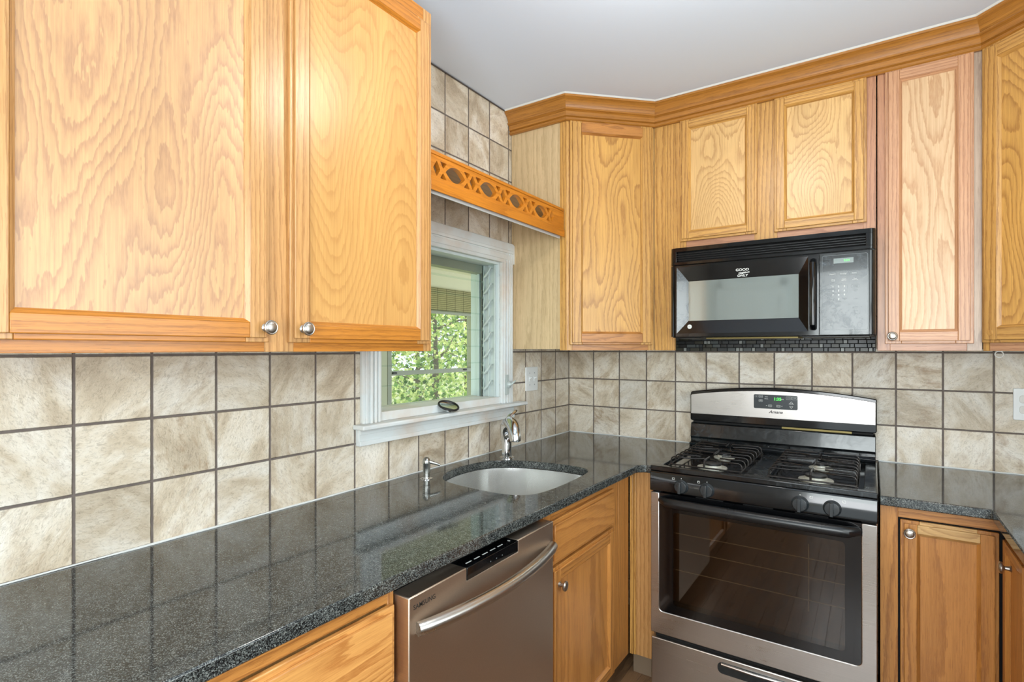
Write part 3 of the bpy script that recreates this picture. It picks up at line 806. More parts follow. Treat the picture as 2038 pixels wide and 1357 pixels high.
# casing: fluted side boards and head with rounded outer corner
cas = MB()
for (a, b) in ((-1.540, WY0), (WY1, -.615)):
    wdt = b - a
    cas.box(0.0005, .016, a, b, 1.136, 1.86, M['paint'])
    for k in range(4):
        p = a + wdt * (.12 + .22 * k); cas.box(.016, .021 + (.003 if k in (1, 2) else 0), p, p + wdt * .13, 1.136, 1.86, M['paint'])
hp = rrect(-1.556, -.600, 1.805, 1.903, .028, 6, (1, 1, 0, 0))
cas.prism(hp, .0005, .020, M['paint'], 'yz')
cas.box(.020, .0255, -1.535, -.625, 1.852, 1.866, M['paint']); cas.box(.020, .0235, -1.52, -.64, 1.82, 1.845, M['paint'])
sub(cas, 'casing', 'chipped white painted casing', bevel=.0022)
st = MB(); st.prism([(-1.572, 1.1195), (-.545, 1.1195), (-.545, 1.136), (-1.572, 1.136)], .0005, .058, M['paint'], 'yz')
sub(st, 'stool', bevel=.005, seg=3)
ap = MB(); ap.box(.0005, .018, -1.558, -.612, 1.062, 1.119, M['paint']).box(.018, .023, -1.558, -.612, 1.062, 1.078, M['paint']).box(.018, .021, -1.555, -.615, 1.10, 1.119, M['paint'])
sub(ap, 'apron', bevel=.002)
# sill and jambs inside the wall
jb = MB()
jb.box(-.165, .006, WY0 + .0005, WY1 - .0005, WZ0 - .0135, WZ0 + .018, M['paint'])
jb.box(-.165, .0, WY0 - .0005, WY0 + .012, WZ0 + .018, WZ1, M['jamb']); jb.box(-.165, .0, WY1 - .012, WY1 + .0005, WZ0 + .018, WZ1, M['jamb'])
jb.box(-.165, .0, WY0 + .012, WY1 - .012, WZ1 - .012, WZ1 + .0005, M['jamb'])
jb.box(-.115, -.10, WY1 - .030, WY1 - .012, WZ0 + .018, WZ1 - .012, M['vinyl']); jb.box(-.115, -.10, WY0 + .012, WY0 + .030, WZ0 + .018, WZ1 - .012, M['vinyl'])
jb.box(-.095, -.09, WY1 - .022, WY1 - .012, WZ0 + .018, WZ1 - .012, M['porch_dark'])
jb.box(-.13, -.08, WY0 + .012, WY1 - .012, WZ1 - .05, WZ1 - .012, M['porch_dark'])
sub(jb, 'jamb', bevel=.001)
# aluminium louvre tracks with clips
za, zb = WZ0 + .018, WZ1 - .012
for side, yw in ((1, WY1 - .012), (-1, WY0 + .012)):
    tr = MB()
    tr.box(-.080, -.012, yw - side * .004, yw, za, zb, M['vinyl'])
    tr.box(-.080, -.074, yw - side * .016, yw - side * .004, za, zb, M['vinyl']); tr.box(-.052, -.046, yw - side * .012, yw - side * .004, za, zb, M['vinyl']); tr.box(-.018, -.012, yw - side * .012, yw - side * .004, za, zb, M['vinyl'])
    o = sub(tr, 'louvre_track', bevel=.0008)
    gk = MB(); zz = za
    while zz < zb - .01:
        L_ = min(random.uniform(.012, .04), zb - zz); q_ = random.uniform(-.0012, .0012)
        gk.box(-.083 + q_, -.0785 + q_, yw - side * .020, yw - side * .0045, zz, zz + L_, M['rubber']); zz += L_ + random.choice((.0, .003, .012))
    gk.build('perished_gasket', o)
    for k in range(8):
        z = za + .03 + k * .0765
        if z + .05 > zb: break
        c = MB(); ypos = yw - side * .0185
        c.tube([(-.072, ypos, z), (-.062, ypos, z + .008), (-.048, ypos, z + .022), (-.036, ypos, z + .038), (-.030, ypos, z + .048)], [.003, .0065, .006, .0045, .003], M['vinyl'], 8, flat=1.0)
        c.lathe([(0, 0), (.004, 0), (.004, .003), (0, .004)], M['vinyl'], (-.032, yw - side * .006, z + .046), (0, -side, 0), 10)
        c.build('louvre_clip', o)
for k in range(8):
    z = za + .006 + k * .0765
    g = MB(); y0, y1 = WY0 + .034, WY1 - .034
    h = min(.083, zb - z - .002)
    v = [g.bm.verts.new(p) for p in ((-.074, y0, z), (-.074, y1, z), (-.066, y1, z + h), (-.066, y0, z + h), (-.0755, y0, z), (-.0755, y1, z), (-.0675, y1, z + h), (-.0675, y0, z + h))]
    for f in ((0, 1, 2, 3), (4, 7, 6, 5), (0, 4, 5, 1), (1, 5, 6, 2), (2, 6, 7, 3), (3, 7, 4, 0)): g.face([v[i] for i in f], M['louvre_glass'] if f in ((0, 1, 2, 3), (4, 7, 6, 5)) else M['glass_edge'])
    sub(g, 'louvre_glass')
lt = MB(); lt.prism(rrect(-.692, -.666, 1.178, 1.272, .004, 3), .0245, .027, M['vinyl'], 'yz')
lt.lathe([(0, 0), (.017, 0), (.017, .005), (.010, .008), (.006, .014), (0, .015)], M['vinyl'], (.027, -.668, 1.225), (1, 0, 0))
lt.tube([(.040, -.668, 1.225), (.046, -.655, 1.235), (.048, -.640, 1.243)], [.004, .005, .003], M['vinyl'], 8)
sub(lt, 'window_latch', 'grey metal latch with round crank', bevel=.0005)

sp_ = thing('sink_stopper', 'round sink stopper with black rubber rim lying tilted on the window sill', 'sink stopper', (.030, -1.112, 1.1362))
o = MB().lathe([(0, 0), (.012, 0), (.013, .004), (.012, .012), (0, .013)], M['chrome']).build('stem', sp_)
tl = Matrix.Rotation(math.radians(23), 4, Vector((.228, .973, 0)))
o = MB().lathe([(0, .003), (.034, .003), (.041, .008), (.041, .010), (.034, .0055), (0, .0055)], M['chrome']).build('dish', sp_); o.matrix_local = Matrix.Translation((0, 0, .019)) @ tl
o = MB().tube([(.041 * math.cos(a), .041 * math.sin(a), .009) for a in [2 * PI * k / 40 for k in range(41)]], .0042, M['rubber'], 10).build('rubber_rim', sp_); o.matrix_local = Matrix.Translation((0, 0, .019)) @ tl

# ------------------------------------------------------------------ switch and outlet
sw = thing('light_switch', 'white two-toggle light switch plate on the tiled left wall beside window', 'light switch', (.0, -.424, 1.240), PI / 2)
MB().prism(rrect(-.058, .058, -.0615, .0615, .005, 3), 0, -.006, M['white_plastic'], 'xz').build('plate', sw, .002)
for k in (-.023, .023):
    o = MB().box(k - .005, k + .005, -.006, -.008, -.012, .012, M['white_plastic']).tube([(k, -.006, .002), (k, -.014, .007), (k, -.020, .010)], [.0045, .004, .0035], M['white_plastic'], 8).build('toggle', sw)
    for q in (-.030, .030): MB().lathe([(0, 0), (.003, 0), (.002, .001), (0, .001)], M['grey_text'], (k, -.0062, q), (0, -1, 0), 10).build('screw', sw)
ol = thing('wall_outlet', 'white double outlet plate on back tile wall at the right edge', 'outlet', (1.971, 0, 1.183), 0)
MB().prism(rrect(-.058, .058, -.0600, .0615, .005, 3), -.0005, -.0065, M['white_plastic'], 'xz').build('plate', ol, .002)
for q in (-.02, .02):
    MB().prism(rrect(-.040, -.006, q - .0145, q + .0145, .008, 4), -.0065, -.0085, M['clear_plastic'], 'xz').build('socket', ol, .001)
MB().prism(rrect(.006, .040, -.033, .033, .003, 3), -.0065, -.009, M['clear_plastic'], 'xz').build('socket', ol, .001)

# hooks under the right cabinet
ck = thing('cup_hook', 'tiny white plastic ring hook under the right corner cabinet, nearer the microwave', 'hook', (1.83, -.30, UB))
MB().tube([(.011 * math.cos(a), 0, -.012 + .011 * math.sin(a)) for a in [PI / 2 + 2 * PI * k / 20 * .93 for k in range(21)]], .0018, M['clear_plastic'], 8).build('ring', ck)
MB().box(-.008, .008, -.006, .006, -.003, -.0003, M['clear_plastic']).build('base', ck)
ck2 = thing('cable_clip', 'small clear clip under the right corner cabinet beside the ring hook', 'clip', (1.905, -.33, UB))
MB().box(-.012, .012, -.005, .005, -.006, -.0003, M['clear_plastic']).build('base', ck2, .001)
MB().tube([(.008, 0, -.005), (.016, 0, -.009), (.022, 0, -.006)], .0022, M['clear_plastic'], 8).build('tongue', ck2)

# mosaic strip on the back wall under the microwave, stones darkened to paint in its shade
t = MB(); t.box(.622, 1.478, -.0005, -.004, 1.383, 1.46, M['black_matte'])
mcols = [plain('mosaic_stone_%s' % n_, c_, .35) for n_, c_ in (('slate', '#2c3133'), ('charcoal', '#191b1c'), ('grey', '#454b4b'), ('olive', '#35342a'), ('pale', '#8d918d'))]
z = 1.3845
while z < 1.452:
    x = .624
    while x < 1.472:
        L = min(random.choice((.013, .014, .028, .036, .044)), 1.477 - x)
        if L > .004: t.box(x, x + L, -.004, -.0075, z, z + .0145, mcols[4] if (L < .015 and random.random() < .28) else random.choices(mcols[:4], (4, 5, 3, 3))[0])
        x += L + .003
    z += .0175
ms = t.build('mosaic_strip', wall_back, .0006, 1)

# ------------------------------------------------------------------ dishwasher
dw = thing('dishwasher', 'warm-tinted stainless steel dishwasher with curved bar handle, under the left counter', 'dishwasher', (.02, -1.951, 0), PI / 2)
DWW = .622
MB().box(.004, DWW - .004, -.02, -.570, .10, .868, M['black_satin']).box(.01, DWW - .01, -.02, -.54, .0, .0995, M['black_matte']).build('tub', dw)
pts = [(.216 - .02, .861), (.216 - .02, .828), (.443 - .02, .828), (.443 - .02, .861)]
t = MB(); t.prism([(0, .10), (DWW, .10), (DWW, .861), (.422, .861), (.422, .829), (.196, .829), (.196, .861), (0, .861)], -.572, -.626, M['steel_v'], 'xz'); t.build('door', dw, .0025)
dp = MB(); dp.box(.1965, .4215, -.575, -.6275, .8295, .8605, M['black_gloss']); dpo = dp.build('control_panel', dw, .001)
for k in range(5):
    MB().box(.215 + k * .034, .215 + k * .034 + .022, -.606, -.609, .8603, .8610, M['white_text']).build('button_mark', dpo)
text('8', .012, dpo, (.405, -.6075, .8611), M['white_text'], (0, 0, 0), 'symbol')
for k in range(3):
    text('"', .010, dpo, (.292 + k * .026, -.6279, .842), M['grey_text'], (PI / 2, 0, 0), 'symbol')
text('SAMSUNG', .0155, dw, (.048, -.6264, .8355), M['dark_text'], name='lettering', bold=.00003)
P = []; R = []
for k in range(25):
    s_ = k / 24; P.append((.018 + (DWW - .034) * s_, -.634 - .042 * (math.sin(PI * s_) ** .8), .790)); R.append(.0155 if 0 < k < 24 else .0150)
MB().tube(P, R, M['steel_handle'], 20, flat=1.0).build('handle', dw)

# ------------------------------------------------------------------ microwave
mw = thing('microwave', 'black over-the-range microwave with window, vertical handle and keypad', 'microwave', (.718, 0, 1.445))
MWW = .760
MB().box(0.003, MWW - .003, -.009, -.372, .0, .393, M['black_satin']).build('body', mw, .003)
def plan(x0, x1, yb, yf, rl, rr, n=6):
    p = [(x0, yb)]
    if rl: p += [(x0 + rl - rl * math.cos(PI / 2 * k / n), yf + rl - rl * math.sin(PI / 2 * k / n)) for k in range(n + 1)]
    else: p.append((x0, yf))
    if rr: p += [(x1 - rr + rr * math.sin(PI / 2 * k / n), yf + rr - rr * math.cos(PI / 2 * k / n)) for k in range(n + 1)]
    else: p.append((x1, yf))
    p.append((x1, yb)); return p
g = MB(); g.prism(plan(0, MWW, -.372, -.402, .022, .022), .378, .396, M['black_gloss'], 'xy', smooth_sides=True)
g.prism(plan(0, MWW, -.372, -.404, .022, .022), .320, .333, M['black_gloss'], 'xy', smooth_sides=True)
g.prism(plan(0, .028, -.372, -.403, .022, 0), .3325, .3785, M['black_gloss'], 'xy', smooth_sides=True)
g.prism(plan(MWW - .032, MWW, -.372, -.403, 0, .022), .3325, .3785, M['black_gloss'], 'xy', smooth_sides=True)
g.box(.028, MWW - .032, -.372, -.380, .333, .378, M['black_matte'])
gr = g.build('vent_grille', mw, .0012, sharp=50)
for k in range(4):
    s_ = MB(); z = .3395 + k * .0092
    v = [s_.bm.verts.new(p) for p in ((.028, -.378, z + .003), (MWW - .032, -.378, z + .003), (MWW - .032, -.402, z), (.028, -.402, z), (.028, -.378, z + .0045), (MWW - .032, -.378, z + .0045), (MWW - .032, -.402, z + .0018), (.028, -.402, z + .0018))]
    for f in ((0, 3, 2, 1), (4, 5, 6, 7), (0, 1, 5, 4), (1, 2, 6, 5), (2, 3, 7, 6), (3, 0, 4, 7)): s_.face([v[i] for i in f], M['black_satin'])
    s_.build('slat', gr)
# door: rim, four sloping bevels down to the window
dz0, dz1, dx0, dx1 = .003, .316, 0.0, .577
t = MB(); t.prism(plan(dx0, .030, -.374, -.404, .020, 0), dz0, dz1, M['black_gloss'], 'xy', smooth_sides=True)
t.box(.030, dx1, -.374, -.404, dz1 - .006, dz1, M['black_gloss']); t.box(.030, dx1, -.374, -.404, dz0, .018, M['black_gloss']); t.box(.541, dx1, -.374, -.404, .018, dz1 - .006, M['black_gloss'])
A = (.030, .018, .541, dz1 - .006); B = (.078, .073, .507, .246)
def bev(q0, q1, q2, q3, m):
    v = [t.bm.verts.new((q0[0], -.404, q0[1])), t.bm.verts.new((q1[0], -.404, q1[1])), t.bm.verts.new((q2[0], -.392, q2[1])), t.bm.verts.new((q3[0], -.392, q3[1]))]
    w_ = [t.bm.verts.new((p.co.x, -.374, p.co.z)) for p in v]
    for f in ((0, 1, 2, 3),): t.face([v[i] for i in f], m); t.face([w_[i] for i in f[::-1]], m)
    for i in range(4): t.face([v[i], w_[i], w_[(i + 1) % 4], v[(i + 1) % 4]], m)
bev((A[0], A[1]), (A[0], A[3]), (B[0], B[3]), (B[0], B[1]), M['smear'])
bev((A[0], A[3]), (A[2], A[3]), (B[2], B[3]), (B[0], B[3]), M['black_gloss'])
bev((A[2], A[3]), (A[2], A[1]), (B[2], B[1]), (B[2], B[3]), M['black_gloss'])
bev((A[2], A[1]), (A[0], A[1]), (B[0], B[1]), (B[2], B[1]), M['black_gloss'])
md = t.build('door', mw, sharp=50)
MB().box(B[0] - .001, B[2] + .001, -.376, -.3915, B[1] - .001, B[3] + .001, M['mw_window']).build('window_pane', md)['label'] = 'grey mesh window'
hd = MB(); hd.prism(rrect(.546, .571, .022, .300, .008, 4), -.404, -.4045, M['black_matte'], 'xz')
hd.tube([(.5585, -.404, .030), (.5585, -.424, .045), (.5585, -.430, .10), (.5585, -.431, .16), (.5585, -.430, .22), (.5585, -.424, .280), (.5585, -.404, .293)], [.009, .0115, .0115, .0115, .0115, .0115, .009], M['black_gloss'], 16)
hd.build('handle', md)
text('GOOD', .0150, md, (.3005, -.4005, .2785), M['white_text'], bold=.0003, name='sticker_lettering', rot=(PI / 2 - .22, 0, 0), sx=1.1)
text('Neighbors', .0100, md, (.306, -.3985, .2665), M['white_text'], bold=.0003, shear=.3, name='sticker_lettering', rot=(PI / 2 - .22, -.08, 0), sx=1.0)
text('ONLY', .0140, md, (.301, -.3970, .2545), M['white_text'], bold=.0003, name='sticker_lettering', rot=(PI / 2 - .22, 0, 0), sx=1.1)
MB().lathe([(0, 0), (.0095, 0), (.0095, .0006), (.0086, .0010), (0, .0010)], M['white_text'], (.085, -.4003, .047), (0, -1, 0)).build('round_badge', md).rotation_euler = (0, 0, 0)
text('H', .010, md, (.085, -.4016, .047), M['grey_text'], name='badge_mark')
# keypad panel
t = MB(); t.prism(plan(.5795, MWW, -.374, -.4035, 0, .024), dz0, dz1, M['smear_soft'], 'xy', smooth_sides=True); kp = t.build('keypad_panel', mw, .001, sharp=50)
F0 = -.4037
def outline(x0, x1, z0, z1, r, m, par, y=F0, wd=.0008, name='outline'):
    o_ = rrect(x0, x1, z0, z1, r, 4); i_ = rrect(x0 + wd, x1 - wd, z0 + wd, z1 - wd, max(r - wd, .0003), 4)
    t = MB(); t.prism(o_, y + .0002, y - .0003, m, 'xz', holes=[i_]); return t.build(name, par)
MB().prism(rrect(.588, .7345, .022, .306, .006, 4), -.403, -.4039, M['smear'], 'xz').build('keypad_overlay', kp)
outline(.588, .7345, .022, .306, .006, M['grey_text'], kp, -.404)
F1 = -.4041
MB().box(.626, .690, -.4035, -.4046, .274, .293, M['lcd']).build('display', kp)
text('2:34', .011, kp, (.668, -.4048, .2835), M['led'], name='digit_readout')
for (x, lab) in ((.623, 'Popcorn'), (.658, 'Beverage'), (.693, 'Reheat')):
    outline(x - .013, x + .013, .2275, .2405, .003, M['grey_text'], kp, F1, .0006, 'key_outline')
    text(lab, .0055, kp, (x, F1 - .0004, .234), M['white_text'], name='key_lettering')
text('Convenience Cooking', .0040, kp, (.655, F1 - .0004, .2445), M['grey_text'], name='key_lettering')
for (x, lab) in ((.625, 'Time\nCook'), (.660, 'Auto\nDefrost'), (.695, 'Time\nDefrost')): text(lab, .0055, kp, (x, F1 - .0004, .211), M['white_text'], name='key_lettering')
text('Express Cook', .0040, kp, (.643, F1 - .0004, .196), M['grey_text'], name='key_lettering')
for i, lab in enumerate('123456789'):
    text(lab, .0095, kp, (.624 + (i % 3) * .0185, F1 - .0004, .186 - (i // 3) * .0160), M['white_text'], name='key_lettering', bold=.0002)
text('0', .0095, kp, (.6425, F1 - .0004, .138), M['white_text'], name='key_lettering', bold=.0002)
outline(.6145, .6705, .160, .192, .003, M['grey_text'], kp, F1, .0005, 'key_outline')
outline(.683, .709, .177, .192, .005, M['grey_text'], kp, F1, .0006, 'key_outline')
for (x, z, lab) in ((.696, .1845, 'START\nPAUSE'), (.696, .168, 'CLEAR\nOFF'), (.623, .137, 'Power'), (.6425, .130, 'Reminder'), (.662, .138, 'Add 30\nSec'), (.697, .137, 'Clock'), (.626, .103, 'Surface\nLight'), (.626, .090, 'Hi Lo Off'),
                    (.626, .080, 'Vent\nFan'), (.696, .105, 'Custom\nTimer'), (.696, .092, 'On Off'), (.696, .083, 'Help')):
    text(lab, .0050, kp, (x, F1 - .0004, z), M['grey_text'], name='key_lettering')
MB().box(.14, .50, -.16, -.34, -.006, -.0002, M['brass']).build('grease_filter', mw, .001)
MB().box(.52, .74, -.02, -.36, -.004, -.0002, M['black_satin']).build('underside_panel', mw, .001)
MB().box(.02, .12, -.02, -.36, -.004, -.0002, M['black_satin']).build('underside_panel', mw, .001)

# ------------------------------------------------------------------ range
rg = thing('gas_range', 'freestanding stainless and black gas range with four burners', 'stove', (.722, 0, 0))
RW = .760
MB().box(.004, RW - .004, -.03, -.632, .03, .905, M['black_satin']).box(.02, RW - .02, -.05, -.60, 0, .0298, M['black_matte']).build('body', rg, .002)
# cooktop: raised rim, two sunken burner wells
t = MB(); Z = .918
wells = [rrect(.040, .345, -.640, -.150, .02, 4), rrect(.425, .720, -.640, -.150, .02, 4)]
t.prism([(0, -.11), (0, -.672), (RW, -.672), (RW, -.11)], .906, .926, M['smear_soft'], 'xy', holes=wells)
t.box(.01, RW - .01, -.12, -.645, .9055, .9125, M['black_gloss'])
ct = t.build('cooktop', rg, .004, 3)
def burner(x, y, r):
    b = MB().lathe([(0, 0), (r, 0), (r * .98, .003), (r * .66, .006), (r * .60, .0125), (0, .0125)], M['alu'], (x, y, .913)).build('burner', rg)
    MB().lathe([(0, 0), (r * .62, 0), (r * .64, .003), (r * .60, .0075), (r * .3, .009), (0, .009)], M['black_satin'], (x, y, .9258)).build('burner_cap', b)
for (x, y, r) in ((.205, -.520, .058), (.200, -.285, .044), (.572, -.520, .058), (.572, -.285, .044)): burner(x, y, r)
def grate(x0, x1):
    t = MB(); xc = (x0 + x1) / 2; zt = .958; zb_ = .9305; r = .0031
    yA, yB = -.628, -.165
    t.tube([(x0, yA, zb_), (x0, yB, zb_), (x1, yB, zb_), (x1, yA, zb_), (x0, yA, zb_)], .0030, M['iron'], 6)
    ys_ = [yA + .018 + k * (yB - yA - .036) / 7 for k in range(8)]
    for y in ys_:
        gap = .012
        for cyy, rr_ in ((-.520, .060), (-.285, .060)):
            if abs(y - cyy) < rr_ * .8: gap = max(gap, rr_ - abs(y - cyy) * .72)
        tilt = 0
        for cyy in (-.520, -.285):
            if abs(y - cyy) < .09: tilt = (cyy - y) * .35
        for sx, xe in ((1, x0), (-1, x1)):
            xi = xc - sx * gap
            t.tube([(xe, y, zb_), (xe, y, zt - .012), (xe + sx * .004, y, zt - .004), (xe + sx * .012, y, zt), (xe + sx * (abs(xi - xe) * .6), y, zt), (xi, y + tilt, zt - .001)], r, M['iron'], 8)
    for (ya, yb_, bend) in ((yA, -.545, 1), (-.468, -.335, 0), (-.245, yB, -1)):
        if bend == 1: t.tube([(xc, ya, zb_), (xc, ya, zt - .008), (xc, ya + .008, zt + .001), (xc, yb_, zt + .001)], .0038, M['iron'], 8)
        elif bend == -1: t.tube([(xc, ya, zt + .001), (xc, yb_ - .008, zt + .001), (xc, yb_, zt - .008), (xc, yb_, zb_)], .0038, M['iron'], 8)
        else: t.tube([(xc, ya, zt + .001), (xc, yb_, zt + .001)], .0038, M['iron'], 8)
    for px_ in (x0, x1):
        for py_ in (yA, yB): t.box(px_ - .005, px_ + .005, py_ - .005, py_ + .005, .9125, .9275, M['iron'])
    return t
grate(.066, .335).build('grate', rg); grate(.428, .700).build('grate', rg)
# control panel with four knobs
t = MB(); t.prism([(-.640, .826), (-.6755, .826), (-.6755, .898), (-.672, .9055), (-.640, .9055)], 0, RW, M['black_gloss'], 'yz'); cp = t.build('control_panel', rg, .003)
for i, (x, w_) in enumerate(((.126, 0), (.223, 0), (.536, 1), (.632, 1))):
    k_ = MB().lathe([(0, 0), (.0275, 0), (.0275, .004), (.0245, .007), (.0225, .016), (0, .017)], M['knob_grey'], (x, -.6757, .857), (0, -1, 0), 32)
    k_.box(x - .0065, x + .0045, -.691, -.7075, .857 - .0225, .857 + .0225, M['knob_grey']); k_.build('knob', cp, .0015)
    MB().box(x - .0012, x + .0012, -.6755, -.6762, .8868, .8895, M['white_text']).build('off_mark', cp)
    q = x + (.034 if w_ else -.031); ic = MB()
    outline(q - .0045, q + .0045, .880, .8885, .001, M['white_text'], cp, -.6757, .0009, 'burner_icon')
    MB().box(q - .0028, q - .0004, -.6757, -.6762, .8815 if i in (0, 3) else .885, .8840 if i in (0, 3) else .8873, M['white_text']).build('burner_icon', cp)
# oven door: steel frame around black glass
door_o = MB()
door_o.prism([(.006, .262), (RW - .002, .262), (RW - .002, .822), (.716, .822), (.716, .352)] + [(.716 - .014 + .014 * math.cos(a), .366 + .014 * math.sin(a) - .0) for a in [-PI / 2 * k / 5 for k in range(6)]] +
             [(.040 + .014 + .014 * math.cos(a), .366 + .014 * math.sin(a)) for a in [-PI / 2 - PI / 2 * k / 5 for k in range(6)]] + [(.040, .352 + .01), (.040, .822), (.006, .822)], -.636, -.682, M['steel'], 'xz')
pass
door_o.bm.free()
door_o = MB()
z0_, z1_ = .262, .822; gx0, gx1, gz0 = .040, .715, .352
arcL = [(gx0 + .016 - .016 * math.cos(PI / 2 * k / 5), gz0 + .016 - .016 * math.sin(PI / 2 * k / 5)) for k in range(6)]
arcR = [(gx1 - .016 + .016 * math.sin(PI / 2 * k / 5), gz0 + .016 - .016 * math.cos(PI / 2 * k / 5)) for k in range(6)]
door_o.prism([(.006, z0_), (RW - .002, z0_), (RW - .002, z1_), (gx1, z1_)] + arcR[::-1] + arcL[::-1] + [(gx0, z1_), (.006, z1_)], -.636, -.682, M['steel'], 'xz')
od = door_o.build('oven_door', rg, .0025)
g = MB(); g.prism([(gx0 + .0003, z1_)] + [(a + .0003, b + .0003) for a, b in arcL] + [(a - .0003, b + .0003) for a, b in arcR] + [(gx1 - .0003, z1_)], -.660, -.6795, M['black_gloss'], 'xz', holes=[rrect(.096, .669, .386, .752, .012, 4)])
g.build('black_glass', od)
MB().prism(rrect(.0962, .6688, .3862, .7518, .012, 4), -.6775, -.679, M['oven_glass'], 'xz').build('window_pane', od)
cv = MB(); cv.box(.096, .669, -.6365, -.6355, .386, .752, M['cavity'])
for z in (.52, .60, .665): cv.tube([(.098, -.655, z), (.667, -.655, z)], .0017, M['rack'], 6)
cv.tube([(.560, -.652, .48), (.560, -.652, .715)], .0022, M['rack'], 6)
cv.build('racks', od)
P = [(.048 + .660 * k / 20, -.682 - (.030 if 0 < k < 20 else .0) - .010 * math.sin(PI * k / 20), .7955) for k in range(21)]
MB().tube(P, [.012] + [.0165] * 19 + [.012], M['black_satin'], 16, flat=1.15).build('handle', od)
for k in range(3):
    MB().box(.18 + k * .17, .28 + k * .17, -.640, -.672, .8225, .8245, M['black_matte']).build('vent_slot', od)
# storage drawer
t = MB(); t.prism(rrect(.006, RW - .002, .045, .240, .004, 3), -.636, -.676, M['steel'], 'xz'); dr = t.build('storage_drawer', rg, .004, 3)
t = MB(); t.prism(rrect(.262, .508, .180, .222, .018, 5), -.6755, -.679, M['black_smear'], 'xz'); t.tube([(.275, -.679, .216), (.385, -.684, .216), (.495, -.679, .216)], .005, M['steel_handle'], 8); t.build('handle', dr, .001)
MB().box(.02, RW - .02, -.60, -.66, .2405, .2615, M['black_matte']).build('dark_gap', rg)
# backguard
def arch(x0, x1, zs_, zc, n=24):
    return [(x0 + (x1 - x0) * k / n, zs_ + (zc - zs_) * (1 - (2 * k / n - 1) ** 2)) for k in range(n + 1)]
top = arch(.006, RW - .002, 1.186, 1.217)
bgp = [(0, 1.050), (0, 1.170), (.003, 1.181)] + top + [(RW, 1.181), (RW, 1.050), (RW - .006, 1.044), (.006, 1.044)]
t = MB(); t.prism(bgp, -.012, -.098, M['black_gloss'], 'xz'); bgd = t.build('backguard', rg, .004, 3, sharp=30)
st_top = arch(.010, RW - .006, 1.173, 1.203)
t = MB(); t.prism([(.004, 1.078), (.004, 1.168)] + st_top + [(RW - .004, 1.168), (RW - .004, 1.078)], -.0975, -.101, M['steel'], 'xz'); t.build('steel_fascia', bgd, .0015, sharp=30)
F = -.1012
MB().prism(rrect(.290, .470, 1.122, 1.186, .006, 4), -.101, -.1028, M['display'], 'xz').build('clock_panel', bgd)
G = -.1029
text('1:35', .0185, bgd, (.389, G - .0002, 1.167), M['led'], name='clock_digits', bold=.0003)
outline(.294, .309, 1.172, 1.182, .002, M['grey_text'], bgd, G, .0005, 'key_outline'); outline(.311, .328, 1.172, 1.182, .002, M['white_text'], bgd, G, .0006, 'key_outline'); outline(.311, .328, 1.153, 1.163, .003, M['white_text'], bgd, G, .0006, 'key_outline')
outline(.424, .446, 1.168, 1.181, .002, M['white_text'], bgd, G, .0006, 'key_outline'); outline(.448, .468, 1.168, 1.181, .002, M['white_text'], bgd, G, .0006, 'key_outline')
outline(.351, .366, 1.131, 1.141, .002, M['white_text'], bgd, G, .0006, 'key_outline'); outline(.385, .401, 1.131, 1.141, .002, M['white_text'], bgd, G, .0006, 'key_outline')
for (x, z, lab, sz) in ((.3015, 1.177, 'SELF', .004), (.3195, 1.177, 'CLEAN', .0042), (.3195, 1.158, 'KEEP\nWARM', .004), (.343, 1.176, 'BAKE', .0055), (.343, 1.167, 'BROIL', .0055), (.408, 1.167, 'TEMP', .0055),
                       (.435, 1.175, 'CANCEL', .0045), (.458, 1.175, 'TIMER', .0045), (.3585, 1.136, 'BAKE', .005), (.393, 1.136, 'BROIL', .005), (.344, 1.136, '=', .009), (.407, 1.136, '=', .009), (.4445, 1.1475, 'TEMP/TIME', .0045)):
    text(lab, sz, bgd, (x, G - .0003, z), M['white_text'], name='key_lettering')
for (z, d_) in ((1.150, 1), (1.138, -1)):
    t = MB(); t.prism([(.437, z), (.452, z), (.4445, z + d_ * .010)], G + .0001, G - .0004, M['white_text'], 'xz', holes=[[(.4392, z + d_ * .001), (.4498, z + d_ * .001), (.4445, z + d_ * .0083)]]); t.build('arrow_key', bgd)
text('Amana', .0175, bgd, (.381, F - .0001, 1.108), M['dark_text'], name='lettering', shear=.35, bold=.0004, sx=1.15)
t = MB(); t.prism([(-.02, .9262), (-.128, .9262), (-.132, .940), (-.105, .945), (-.105, .960), (-.112, .968), (-.100, 1.030), (-.094, 1.034), (-.02, 1.034)], .004, RW - .004, M['smear_soft'], 'yz'); t.build('rear_panel', rg, .002)
MB().box(.012, RW - .012, -.018, -.088, 1.0345, 1.0435, M['black_matte']).build('vent_gap', rg)
MB().box(.405, .672, -.0882, -.090, 1.0352, 1.0428, M['brass']).build('insulation_strip', rg)['label'] = 'yellowed strip in the gap below the backguard'

# ------------------------------------------------------------------ porch and garden beyond the window
tag(MB().box(-30, -.16, -25, 30, -.5, -.42, M['grass']).build('lawn'), 'sunlit patchy green lawn seen through window', 'lawn', kind='structure')
tag(MB().box(-1.9, -.165, -3, 3.5, 2.05, 2.12, M['porch_ceiling']).box(-1.65, -1.52, -3, 3.5, 1.86, 2.05, M['porch_ceiling']).build('porch_roof'), 'cream boarded porch ceiling beyond the window', 'porch roof', kind='structure')
pf = thing('porch_window', 'olive-grey porch window frame with a horizontal bar, seen through the kitchen window', 'window', (-1.585, 0, 0))
m_ = MB()
for (a, b, mm) in ((-.75, -.63, 'porch_frame'), (-.070, .030, 'porch_frame'), (.032, .075, 'porch_dark'), (1.05, 1.10, 'porch_frame')): m_.box(-.03, .03, a, b, -.4, 1.86, M[mm])
m_.box(-.028, .028, .075, 1.05, .86, .90, M['porch_frame'])
m_.build('frame', pf, .004)
